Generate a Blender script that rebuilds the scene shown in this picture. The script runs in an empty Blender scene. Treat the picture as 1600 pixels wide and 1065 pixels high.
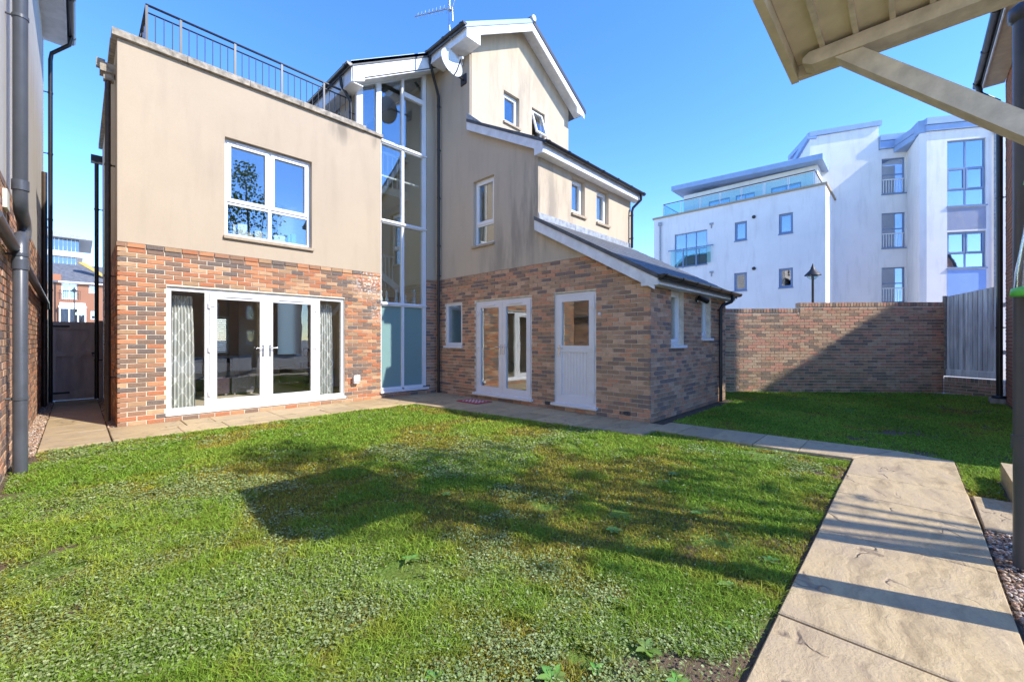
import bpy, bmesh, math, random
import numpy as np
from mathutils import Vector

random.seed(7)
rng = np.random.default_rng(11)
scene = bpy.context.scene
col = scene.collection
R = math.radians

# ------------------------------------------------------------------ camera, sky, sun, exposure
CAM_H, CAM_TH, CAM_F = 1.34, R(43.772), 650.4          # eye height, heading, focal length (px of a 1600 px frame)
cd = bpy.data.cameras.new('camera')
cam = bpy.data.objects.new('camera', cd)
col.objects.link(cam)
cam.location = (0, 0, CAM_H)
cam.rotation_euler = (R(90), 0, CAM_TH - R(90))
cd.sensor_width = 36
cd.lens = CAM_F / 1600 * 36
cd.shift_y = -1.6 / 1600
cd.clip_start, cd.clip_end = 0.05, 1500
scene.camera = cam

SUN = Vector((0.34, -0.94, 0.0)).normalized()
SUN_EL = R(40)
world = bpy.data.worlds.new('World')
scene.world = world
world.use_nodes = True
wn = world.node_tree
sky = wn.nodes.new('ShaderNodeTexSky')
sky.sky_type = 'NISHITA'
sky.sun_disc = False
sky.sun_elevation = SUN_EL
sky.sun_rotation = math.atan2(SUN.x, SUN.y)
sky.altitude = 900
sky.air_density = 1.0
sky.dust_density = 0.0
sky.ozone_density = 3.0
hs = wn.nodes.new('ShaderNodeHueSaturation')
hs.inputs['Hue'].default_value = 0.512
hs.inputs['Saturation'].default_value = 1.25
wn.links.new(sky.outputs[0], hs.inputs['Color'])
wn.links.new(hs.outputs[0], wn.nodes['Background'].inputs[0])
wn.nodes['Background'].inputs[1].default_value = 0.15

sl = bpy.data.lights.new('sun', 'SUN')
sl.energy = 2.25
sl.angle = R(0.6)
sl.color = (1.0, 0.95, 0.87)
so = bpy.data.objects.new('sun', sl)
col.objects.link(so)
ld = Vector((-SUN.x * math.cos(SUN_EL), -SUN.y * math.cos(SUN_EL), -math.sin(SUN_EL)))
so.rotation_euler = ld.to_track_quat('-Z', 'Y').to_euler()
so.location = (10, -25, 20)

scene.view_settings.view_transform = 'Standard'
scene.view_settings.look = 'None'
scene.view_settings.gamma = 1
scene.view_settings.exposure = 1.74
scene.cycles.use_denoising = True
scene.cycles.max_bounces = 10
scene.cycles.diffuse_bounces = 4
scene.cycles.glossy_bounces = 4
scene.cycles.transparent_max_bounces = 16
scene.cycles.blur_glossy = 1.0
scene.cycles.sample_clamp_indirect = 8

# ------------------------------------------------------------------ materials
def new_mat(name):
    m = bpy.data.materials.new(name)
    m.use_nodes = True
    nt = m.node_tree
    return m, nt, nt.nodes['Principled BSDF']

def N(nt, typ, ins=None, **attrs):
    n = nt.nodes.new(typ)
    for k, v in attrs.items():
        setattr(n, k, v)
    for k, v in (ins or {}).items():
        if isinstance(v, bpy.types.NodeSocket):
            nt.links.new(v, n.inputs[k])
        else:
            n.inputs[k].default_value = v
    return n

def c4(c):
    return (c[0], c[1], c[2], 1)

def pos(nt, scale=(1, 1, 1)):
    g = N(nt, 'ShaderNodeNewGeometry')
    return N(nt, 'ShaderNodeMapping', {'Vector': g.outputs['Position'], 'Scale': scale}).outputs[0]

def noise(nt, vec, scale, detail=4, rough=0.6):
    return N(nt, 'ShaderNodeTexNoise', {'Vector': vec, 'Scale': scale, 'Detail': detail, 'Roughness': rough}).outputs[0]

def ramp(nt, fac, stops, interp='LINEAR'):
    r = N(nt, 'ShaderNodeValToRGB', {'Fac': fac})
    cr = r.color_ramp
    cr.interpolation = interp
    while len(cr.elements) < len(stops):
        cr.elements.new(0.5)
    for e, (p, c) in zip(cr.elements, stops):
        e.position = p
        e.color = c4(c) if not isinstance(c, (int, float)) else (c, c, c, 1)
    return r.outputs[0]

def mixc(nt, fac, a, b, blend='MIX'):
    n = N(nt, 'ShaderNodeMix', data_type='RGBA', blend_type=blend)
    for i, v in ((0, fac), (6, a), (7, b)):
        if isinstance(v, bpy.types.NodeSocket):
            nt.links.new(v, n.inputs[i])
        else:
            n.inputs[i].default_value = v if i == 0 else (c4(v) if len(v) == 3 else v)
    return n.outputs[2]

def mth(nt, op, a, b=0.0, clamp=False):
    n = N(nt, 'ShaderNodeMath', operation=op, use_clamp=clamp)
    for i, v in ((0, a), (1, b)):
        if isinstance(v, bpy.types.NodeSocket):
            nt.links.new(v, n.inputs[i])
        else:
            n.inputs[i].default_value = v
    return n.outputs[0]

def bumpn(nt, bs, h, strength=0.3, dist=0.01):
    b = N(nt, 'ShaderNodeBump', {'Height': h, 'Strength': strength, 'Distance': dist})
    nt.links.new(b.outputs[0], bs.inputs['Normal'])

def simple(name, c, rough=0.5, metal=0.0, var=0.12, scale=6.0, bump=0.0, bscale=60, stretch=(1, 1, 1), spec=0.5, objvar=0.0):
    m, nt, bs = new_mat(name)
    bs.inputs['Roughness'].default_value = rough
    bs.inputs['Metallic'].default_value = metal
    bs.inputs['Specular IOR Level'].default_value = spec
    p = pos(nt, stretch)
    f = noise(nt, p, scale, 5)
    lo = tuple(x * (1 - var * 1.6) for x in c)
    hi = tuple(min(1, x * (1 + var * 1.2)) for x in c)
    cc = ramp(nt, f, [(0.25, lo), (0.75, hi)])
    if objvar:
        oi = N(nt, 'ShaderNodeObjectInfo').outputs['Random']
        v = N(nt, 'ShaderNodeMapRange', {0: oi, 3: 1 - objvar, 4: 1 + objvar}).outputs[0]
        h = N(nt, 'ShaderNodeHueSaturation', {'Color': cc, 'Value': v})
        cc = h.outputs[0]
    nt.links.new(cc, bs.inputs['Base Color'])
    if bump:
        bumpn(nt, bs, noise(nt, p, bscale, 4), bump, 0.01)
    return m

def brick_mat(name, stops, bloom=None, moss=0.0):
    m, nt, bs = new_mat(name)
    bs.inputs['Roughness'].default_value = 0.9
    bs.inputs['Specular IOR Level'].default_value = 0.2
    oi = N(nt, 'ShaderNodeObjectInfo').outputs['Random']
    at = N(nt, 'ShaderNodeAttribute', attribute_name='brnd').outputs['Fac']
    f = mth(nt, 'FRACT', mth(nt, 'ADD', oi, at))
    base = ramp(nt, f, stops, 'CONSTANT')
    p = pos(nt)
    n1 = noise(nt, p, 14, 6, 0.7)
    n2 = noise(nt, p, 90, 4, 0.7)
    base = mixc(nt, ramp(nt, n1, [(0.45, 0.0), (0.68, 0.4)]), base, (0.20, 0.145, 0.10))
    base = mixc(nt, ramp(nt, n2, [(0.5, 0.0), (0.75, 0.5)]), base, (0.52, 0.37, 0.25))
    base = mixc(nt, ramp(nt, n2, [(0.28, 0.5), (0.38, 0.0)]), base, (0.10, 0.075, 0.055))
    if moss:
        z = N(nt, 'ShaderNodeSeparateXYZ', {0: p}).outputs[2]
        mz = N(nt, 'ShaderNodeMapRange', {0: z, 1: 0.9, 2: 0.1, 3: 0.0, 4: moss}).outputs[0]
        mm = mth(nt, 'MULTIPLY', mz, ramp(nt, noise(nt, p, 5, 4), [(0.4, 0.0), (0.65, 1.0)]))
        base = mixc(nt, mm, base, (0.11, 0.12, 0.04))
    if bloom:
        for (x, y, z, r) in bloom:
            d = N(nt, 'ShaderNodeVectorMath', {0: N(nt, 'ShaderNodeNewGeometry').outputs['Position'], 1: (x, y, z)}, operation='DISTANCE').outputs['Value']
            k = mth(nt, 'MULTIPLY', ramp(nt, mth(nt, 'DIVIDE', d, r), [(0.3, 1.0), (1.0, 0.0)]), ramp(nt, noise(nt, p, 26, 4), [(0.5, 0.0), (0.62, 1.0)]))
            base = mixc(nt, mth(nt, 'MULTIPLY', k, 0.8), base, (0.75, 0.72, 0.68))
    nt.links.new(base, bs.inputs['Base Color'])
    bumpn(nt, bs, noise(nt, p, 120, 5), 0.5, 0.006)
    return m

def render_mat(name, c, dark, streak=0.35, top=None):
    m, nt, bs = new_mat(name)
    bs.inputs['Roughness'].default_value = 0.92
    bs.inputs['Specular IOR Level'].default_value = 0.15
    p = pos(nt)
    big = noise(nt, p, 0.9, 5)
    fine = noise(nt, p, 60, 4, 0.75)
    st = noise(nt, pos(nt, (3, 3, 0.5)), 1.3, 5, 0.6)
    base = mixc(nt, ramp(nt, big, [(0.35, 0.0), (0.7, 0.5)]), c, tuple(x * 0.86 for x in c))
    base = mixc(nt, mth(nt, 'MULTIPLY', ramp(nt, st, [(0.5, 0.0), (0.72, 1.0)]), streak), base, dark)
    base = mixc(nt, mth(nt, 'MULTIPLY', ramp(nt, fine, [(0.45, 0.0), (0.7, 1.0)]), 0.14), base, tuple(x * 0.55 for x in c))
    if top:
        for (x, y, z, r, a) in top:
            d = N(nt, 'ShaderNodeVectorMath', {0: N(nt, 'ShaderNodeNewGeometry').outputs['Position'], 1: (x, y, z)}, operation='DISTANCE').outputs['Value']
            k = mth(nt, 'MULTIPLY', ramp(nt, mth(nt, 'DIVIDE', d, r), [(0.2, 1.0), (1.0, 0.0)]), ramp(nt, st, [(0.4, 0.0), (0.6, 1.0)]))
            base = mixc(nt, mth(nt, 'MULTIPLY', k, a), base, dark)
    nt.links.new(base, bs.inputs['Base Color'])
    bumpn(nt, bs, fine, 0.35, 0.005)
    return m

def glass_mat(name, tint, refl=1.0, base=0.03):
    m = bpy.data.materials.new(name)
    m.use_nodes = True
    nt = m.node_tree
    nt.nodes.clear()
    out = N(nt, 'ShaderNodeOutputMaterial')
    bf = N(nt, 'ShaderNodeNewGeometry').outputs['Backfacing']       # same reflectance from either side of the pane
    ior = N(nt, 'ShaderNodeMapRange', {0: bf, 3: 1.52, 4: 1 / 1.52}).outputs[0]
    fr = N(nt, 'ShaderNodeFresnel', {'IOR': ior}).outputs[0]
    fac = mth(nt, 'MULTIPLY_ADD', fr, refl, True)
    fac.node.inputs[2].default_value = base
    tr = N(nt, 'ShaderNodeBsdfTransparent', {'Color': c4(tint)})
    gl = N(nt, 'ShaderNodeBsdfGlossy', {'Color': (0.95, 0.97, 1, 1), 'Roughness': 0.0})
    bm = N(nt, 'ShaderNodeBump', {'Height': noise(nt, pos(nt), 1.6, 2), 'Strength': 0.05, 'Distance': 0.02})
    nt.links.new(bm.outputs[0], gl.inputs['Normal'])
    mx = N(nt, 'ShaderNodeMixShader', {0: fac, 1: tr.outputs[0], 2: gl.outputs[0]})
    nt.links.new(mx.outputs[0], out.inputs[0])
    return m

RED = [(0.0, (0.421, 0.153, 0.070)), (0.14, (0.515, 0.223, 0.105)), (0.27, (0.350, 0.176, 0.100)), (0.40, (0.199, 0.129, 0.094)), (0.52, (0.140, 0.112, 0.100)),
       (0.64, (0.386, 0.235, 0.129)), (0.76, (0.527, 0.316, 0.176)), (0.88, (0.280, 0.153, 0.094)), (1.0, (0.468, 0.164, 0.070))]
BROWN = [(0.00, (0.575, 0.276, 0.161)), (0.11, (0.414, 0.230, 0.138)), (0.22, (0.276, 0.172, 0.127)), (0.33, (0.529, 0.322, 0.196)), (0.44, (0.356, 0.218, 0.138)), (0.56, (0.620, 0.380, 0.241)), (0.67, (0.230, 0.161, 0.138)), (0.78, (0.598, 0.287, 0.161)), (0.89, (0.460, 0.276, 0.172))]
BUFF = [(0.00, (0.575, 0.368, 0.230)), (0.12, (0.483, 0.299, 0.184)), (0.25, (0.333, 0.230, 0.161)), (0.38, (0.620, 0.322, 0.218)), (0.50, (0.598, 0.425, 0.276)), (0.62, (0.265, 0.196, 0.149)), (0.75, (0.598, 0.299, 0.196)), (0.88, (0.529, 0.356, 0.230))]

m_brick = brick_mat('red_multi_brick', RED, bloom=[(4.55, 8.75, 2.62, 0.5), (4.7, 8.75, 1.95, 0.22)])
m_brick2 = brick_mat('brown_multi_brick', BROWN, moss=0.08)
m_brick3 = brick_mat('buff_garden_brick', BUFF, moss=0.55)
m_brick4 = brick_mat('orange_terrace_brick', [(0.0, (0.38, 0.15, 0.08)), (0.5, (0.32, 0.14, 0.08)), (1.0, (0.42, 0.2, 0.12))])
m_mortar = simple('mortar', (0.72, 0.63, 0.49), 0.95, var=0.15, scale=12, bump=0.3, bscale=150, spec=0.1)
m_mortar2 = simple('brown_mortar', (0.72, 0.62, 0.48), 0.95, var=0.2, scale=9, bump=0.3, bscale=150, spec=0.1)
m_render = render_mat('cream_render', (0.475, 0.385, 0.28), (0.24, 0.20, 0.15), 0.16, top=[(3.9, 8.75, 5.8, 0.35, 0.8), (4.7, 8.75, 5.85, 0.25, 0.7)])
m_render2 = render_mat('weathered_cream_render', (0.56, 0.46, 0.335), (0.24, 0.21, 0.17), 0.22, top=[(6.35, 5.2, 4.0, 1.6, 0.75), (6.35, 6.4, 3.1, 1.0, 0.5), (8.0, 7.43, 7.9, 1.8, 0.35)])
m_render3 = render_mat('pale_grey_render', (0.62, 0.57, 0.49), (0.25, 0.22, 0.18), 0.2)
m_white = render_mat('white_render', (0.86, 0.83, 0.78), (0.42, 0.40, 0.37), 0.22)
m_upvc = simple('white_upvc', (0.80, 0.80, 0.79), 0.3, var=0.04, scale=3)
m_upvc2 = simple('pale_painted_upvc', (0.76, 0.73, 0.71), 0.35, var=0.04, scale=3)
m_board = simple('white_painted_board', (0.74, 0.74, 0.73), 0.5, var=0.12, scale=5, bump=0.1)
m_black = simple('black_plastic', (0.016, 0.015, 0.015), 0.32, var=0.2)
m_brownp = simple('brown_metal_pipe', (0.045, 0.028, 0.018), 0.4, var=0.35, scale=9)
m_greyp = simple('grey_plastic_pipe', (0.07, 0.075, 0.085), 0.34, var=0.15, scale=4)
m_slate = simple('grey_slate', (0.09, 0.095, 0.10), 0.6, var=0.3, scale=7, bump=0.3, bscale=40)
m_lead = simple('lead_flashing', (0.34, 0.36, 0.38), 0.45, var=0.3, scale=11, bump=0.2, bscale=30)
m_stone = simple('weathered_coping_stone', (0.36, 0.31, 0.24), 0.9, var=0.4, scale=10, bump=0.5, bscale=50)
m_sill = simple('stone_sill', (0.40, 0.32, 0.22), 0.8, var=0.15, scale=14)
m_rail = simple('dark_grey_railing_paint', (0.035, 0.036, 0.042), 0.4, var=0.2)
m_alu = simple('brushed_aluminium', (0.5, 0.5, 0.5), 0.35, metal=0.9, var=0.1)
m_chrome = simple('satin_chrome', (0.62, 0.62, 0.62), 0.22, metal=1.0, var=0.05)
m_dish = simple('dish_grey_paint', (0.55, 0.58, 0.58), 0.5, var=0.12, scale=30)
m_gate = simple('taupe_gate_paint', (0.56, 0.44, 0.38), 0.7, var=0.2, scale=6, bump=0.2, bscale=40, stretch=(1, 1, 0.25))
m_iron = simple('dark_ironmongery', (0.03, 0.025, 0.022), 0.5, var=0.2)
m_fence = simple('silvered_timber', (0.80, 0.74, 0.66), 0.85, var=0.28, scale=9, bump=0.5, bscale=24, stretch=(1, 1, 0.12), objvar=0.2)
m_canopy = simple('cream_painted_timber', (0.66, 0.57, 0.39), 0.6, var=0.12, scale=6, bump=0.15, bscale=30)
m_canopy2 = simple('weathered_cream_timber', (0.60, 0.52, 0.38), 0.7, var=0.2, scale=8, bump=0.25, bscale=40)
m_blue = simple('blue_grey_panel', (0.26, 0.42, 0.78), 0.5, var=0.06, scale=2)
m_bluem = simple('blue_grey_metal', (0.20, 0.28, 0.42), 0.4, var=0.1, scale=2)
m_bluet = simple('blue_roof_trim', (0.28, 0.40, 0.60), 0.45, var=0.08, scale=2)
m_wood = simple('brown_handrail', (0.12, 0.06, 0.04), 0.5)
m_inwall = simple('interior_beige_paint', (0.76, 0.68, 0.54), 0.8, var=0.04, scale=1)
m_incream = simple('interior_cream_paint', (0.66, 0.62, 0.48), 0.8, var=0.04, scale=1)
m_infloor = simple('interior_oak_floor', (0.62, 0.51, 0.38), 0.45, var=0.2, scale=5, stretch=(1, 6, 1))
m_dim = simple('room_shade_paint', (0.10, 0.14, 0.22), 0.8, var=0.1, scale=1)  # darkness of the rooms is put into the wall colour
m_inwhite = simple('interior_white_paint', (0.72, 0.71, 0.67), 0.6, var=0.03, scale=1)
m_charcoal = simple('charcoal_fabric', (0.06, 0.06, 0.07), 0.9, var=0.2, scale=40)
m_greyfab = simple('grey_velvet', (0.23, 0.22, 0.24), 0.8, var=0.25, scale=25)
m_mauve = simple('mauve_velvet', (0.33, 0.23, 0.27), 0.8, var=0.2, scale=25)
m_beige = simple('beige_fabric', (0.5, 0.43, 0.33), 0.9, var=0.1, scale=30)
m_sage = simple('sage_fabric', (0.36, 0.40, 0.33), 0.9, var=0.1, scale=30)
m_blue2 = simple('bright_blue_card', (0.08, 0.28, 0.60), 0.5, var=0.1)
m_pink = simple('pink_card', (0.6, 0.12, 0.3), 0.5, var=0.1)
m_paper = simple('white_card', (0.72, 0.72, 0.70), 0.6, var=0.12, scale=25)
m_vase = simple('pale_aqua_ceramic', (0.55, 0.66, 0.66), 0.25, var=0.1)
m_green = simple('green_plastic', (0.12, 0.60, 0.10), 0.4, var=0.2, scale=20)
m_soil = simple('bare_soil', (0.13, 0.095, 0.065), 0.95, var=0.4, scale=14, bump=0.8, bscale=60, spec=0.1)
m_bounce_ground = simple('pale_bounce_ground', (0.40, 0.38, 0.34), 0.9, var=0.15, scale=30, bump=0.3, bscale=200)  # ground colour raised to bounce sunlight onto shaded walls
m_roofred = simple('grey_roof_tile', (0.12, 0.125, 0.14), 0.7, var=0.25, scale=4, bump=0.2, bscale=30)
m_ochre = simple('ochre_ridge', (0.5, 0.33, 0.08), 0.7)
m_wireglass = glass_mat('tinted_office_glass', (0.25, 0.32, 0.38), 1.6, 0.15)
m_glass = glass_mat('window_glass', (0.9, 0.93, 0.92), 1.2, 0.12)
m_glass_door = glass_mat('door_glass', (0.95, 0.96, 0.95), 0.9, 0.02)
m_glass_far = glass_mat('apartment_window_glass', (0.6, 0.72, 0.85), 1.4, 0.28)
m_balglass = glass_mat('balustrade_glass', (0.72, 0.86, 0.84), 1.4, 0.04)
m_plastic = glass_mat('clear_plastic', (0.86, 0.88, 0.84), 1.2, 0.12)

m, nt, bs = new_mat('frosted_glass')
bs.inputs['Base Color'].default_value = (0.26, 0.42, 0.40, 1)
bs.inputs['Roughness'].default_value = 0.35
bs.inputs['Specular IOR Level'].default_value = 0.7
bs.inputs['Subsurface Weight'].default_value = 0.0
tl = N(nt, 'ShaderNodeBsdfTranslucent', {'Color': (0.3, 0.46, 0.44, 1)})
mx = N(nt, 'ShaderNodeMixShader', {0: 0.25, 1: bs.outputs[0], 2: tl.outputs[0]})
nt.links.new(mx.outputs[0], nt.nodes['Material Output'].inputs[0])
m_frost = m

# paving: riven sandstone-coloured slabs
m, nt, bs = new_mat('riven_sandstone')
p = pos(nt)
oi = N(nt, 'ShaderNodeObjectInfo').outputs['Random']
off = N(nt, 'ShaderNodeVectorMath', {0: p, 1: N(nt, 'ShaderNodeCombineXYZ', {0: mth(nt, 'MULTIPLY', oi, 37.0), 1: mth(nt, 'MULTIPLY', oi, 19.0)}).outputs[0]}, operation='ADD').outputs[0]
warp = noise(nt, off, 2.2, 4)
wv = N(nt, 'ShaderNodeVectorMath', {0: off, 1: N(nt, 'ShaderNodeCombineXYZ', {0: mth(nt, 'MULTIPLY', warp, 0.45), 1: mth(nt, 'MULTIPLY', warp, 0.3)}).outputs[0]}, operation='ADD').outputs[0]
strata = noise(nt, N(nt, 'ShaderNodeMapping', {'Vector': wv, 'Scale': (1.0, 3.2, 1.0)}).outputs[0], 2.6, 8, 0.62)
fine = noise(nt, off, 70, 5, 0.7)
cc = ramp(nt, strata, [(0.28, (0.25, 0.175, 0.085)), (0.42, (0.36, 0.265, 0.135)), (0.52, (0.46, 0.345, 0.18)), (0.62, (0.40, 0.30, 0.17)), (0.75, (0.54, 0.42, 0.24))])
cc = mixc(nt, ramp(nt, noise(nt, off, 1.3, 3), [(0.42, 0.0), (0.62, 0.5)]), cc, (0.33, 0.25, 0.16))
cc = mixc(nt, ramp(nt, fine, [(0.3, 0.4), (0.5, 0.0)]), cc, (0.2, 0.15, 0.10))
ridge = mth(nt, 'ABSOLUTE', mth(nt, 'SUBTRACT', noise(nt, wv, 1.7, 3, 0.5), 0.5))
crack = mth(nt, 'MULTIPLY', ramp(nt, ridge, [(0.0, 1.0), (0.012, 0.0)]), ramp(nt, noise(nt, off, 2.1, 2), [(0.52, 0.0), (0.6, 1.0)]))
cc = mixc(nt, mth(nt, 'MULTIPLY', crack, 0.75), cc, (0.13, 0.09, 0.06))
vv = N(nt, 'ShaderNodeMapRange', {0: oi, 3: 0.94, 4: 1.18}).outputs[0]
cc = N(nt, 'ShaderNodeHueSaturation', {'Color': cc, 'Value': vv}).outputs[0]
nt.links.new(cc, bs.inputs['Base Color'])
nt.links.new(ramp(nt, strata, [(0.3, 0.5), (0.7, 0.75)]), bs.inputs['Roughness'])
hh = mth(nt, 'ADD', mth(nt, 'ADD', mth(nt, 'MULTIPLY', strata, 0.7), mth(nt, 'MULTIPLY', fine, 0.16)), mth(nt, 'MULTIPLY', crack, -0.35))
bumpn(nt, bs, hh, 0.85, 0.025)
m_slab = m

# lawn soil base and blades
m, nt, bs = new_mat('lawn_ground')
p = pos(nt)
g1 = noise(nt, p, 2.2, 5)
g2 = noise(nt, p, 45, 5, 0.75)
cc = ramp(nt, g2, [(0.3, (0.07, 0.12, 0.02)), (0.5, (0.14, 0.22, 0.035)), (0.7, (0.22, 0.31, 0.06))])
cc = mixc(nt, ramp(nt, g1, [(0.55, 0.0), (0.7, 0.55)]), cc, (0.17, 0.16, 0.035))
yy = N(nt, 'ShaderNodeSeparateXYZ', {0: p})
e1 = N(nt, 'ShaderNodeMapRange', {0: yy.outputs[1], 1: 0.46, 2: 1.15, 3: 0.30, 4: 0.0}).outputs[0]
e2 = N(nt, 'ShaderNodeMapRange', {0: yy.outputs[0], 1: -0.45, 2: 0.35, 3: 0.26, 4: 0.0}).outputs[0]
soilf = ramp(nt, mth(nt, 'ADD', noise(nt, p, 3.1, 5), mth(nt, 'MAXIMUM', e1, e2)), [(0.62, 0.0), (0.74, 1.0)])
cc = mixc(nt, soilf, cc, mixc(nt, g2, (0.10, 0.07, 0.045), (0.24, 0.17, 0.11)))
nt.links.new(cc, bs.inputs['Base Color'])
bs.inputs['Roughness'].default_value = 0.9
bs.inputs['Specular IOR Level'].default_value = 0.1
bumpn(nt, bs, g2, 0.8, 0.03)
m_lawn = m

def leaf_mat(name, rough, spec, transl):
    m, nt, bs = new_mat(name)
    a = N(nt, 'ShaderNodeAttribute', attribute_name='col').outputs['Color']
    nt.links.new(a, bs.inputs['Base Color'])
    bs.inputs['Roughness'].default_value = rough
    bs.inputs['Specular IOR Level'].default_value = spec
    t = N(nt, 'ShaderNodeBsdfTranslucent', {'Color': a})
    mx = N(nt, 'ShaderNodeMixShader', {0: transl, 1: bs.outputs[0], 2: t.outputs[0]})
    nt.links.new(mx.outputs[0], nt.nodes['Material Output'].inputs[0])
    return m
m_blade = leaf_mat('grass_blade', 0.6, 0.15, 0.4)
m_leaf = leaf_mat('weed_leaf', 0.42, 0.4, 0.25)

m, nt, bs = new_mat('gravel_stone')
a = N(nt, 'ShaderNodeAttribute', attribute_name='col').outputs['Color']
nt.links.new(mixc(nt, ramp(nt, noise(nt, pos(nt), 60, 3), [(0.4, 0.0), (0.7, 0.35)]), a, (0.2, 0.14, 0.1)), bs.inputs['Base Color'])
bs.inputs['Roughness'].default_value = 0.6
m_gravel = m

m, nt, bs = new_mat('curtain_fabric')
p = pos(nt, (1, 1, 1))
sx = N(nt, 'ShaderNodeSeparateXYZ', {0: p})
vx = mth(nt, 'SINE', mth(nt, 'MULTIPLY', sx.outputs[0], 34.0))
vz = mth(nt, 'SINE', mth(nt, 'MULTIPLY', sx.outputs[2], 17.0))
og = mth(nt, 'ABSOLUTE', mth(nt, 'ADD', vx, vz))
nn = noise(nt, p, 34, 3)
k = mth(nt, 'ADD', og, mth(nt, 'MULTIPLY', nn, 0.9))
nt.links.new(ramp(nt, k, [(0.55, (0.85, 0.84, 0.80)), (0.75, (0.55, 0.55, 0.51))]), bs.inputs['Base Color'])
bs.inputs['Roughness'].default_value = 0.85
m_curtain = m

m, nt, bs = new_mat('red_patterned_coir')
p = pos(nt)
sx = N(nt, 'ShaderNodeSeparateXYZ', {0: p})
w1 = mth(nt, 'SINE', mth(nt, 'MULTIPLY', sx.outputs[0], 62.0))
w2 = mth(nt, 'SINE', mth(nt, 'MULTIPLY', sx.outputs[1], 62.0))
inx = mth(nt, 'LESS_THAN', mth(nt, 'ABSOLUTE', mth(nt, 'SUBTRACT', sx.outputs[0], 5.9)), 0.17)
iny = mth(nt, 'LESS_THAN', mth(nt, 'ABSOLUTE', mth(nt, 'SUBTRACT', sx.outputs[1], 6.78)), 0.27)
k = mth(nt, 'MULTIPLY', mth(nt, 'MULTIPLY', inx, iny), mth(nt, 'GREATER_THAN', mth(nt, 'MULTIPLY', w1, w2), -0.02))
nt.links.new(mixc(nt, k, (0.40, 0.05, 0.06), (0.62, 0.50, 0.46)), bs.inputs['Base Color'])
bs.inputs['Roughness'].default_value = 0.95
m_mat = m

# ------------------------------------------------------------------ builders
W = {}                                               # world position of every parent object

class Fr:
    """upright local frame: s along the wall, t outwards, z up"""
    def __init__(self, p0, d, n):
        self.p = p0
        L = math.hypot(*d)
        self.d = (d[0] / L, d[1] / L)
        L = math.hypot(*n)
        self.n = (n[0] / L, n[1] / L)
        self.rz = math.atan2(self.d[1], self.d[0])
    def w(self, s, t, z):
        return (self.p[0] + self.d[0] * s + self.n[0] * t, self.p[1] + self.d[1] * s + self.n[1] * t, z)

WXY = Fr((0, 0), (1, 0), (0, 1))                     # s = x, t = y
WYX = Fr((0, 0), (0, 1), (1, 0))                     # s = y, t = x

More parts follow.
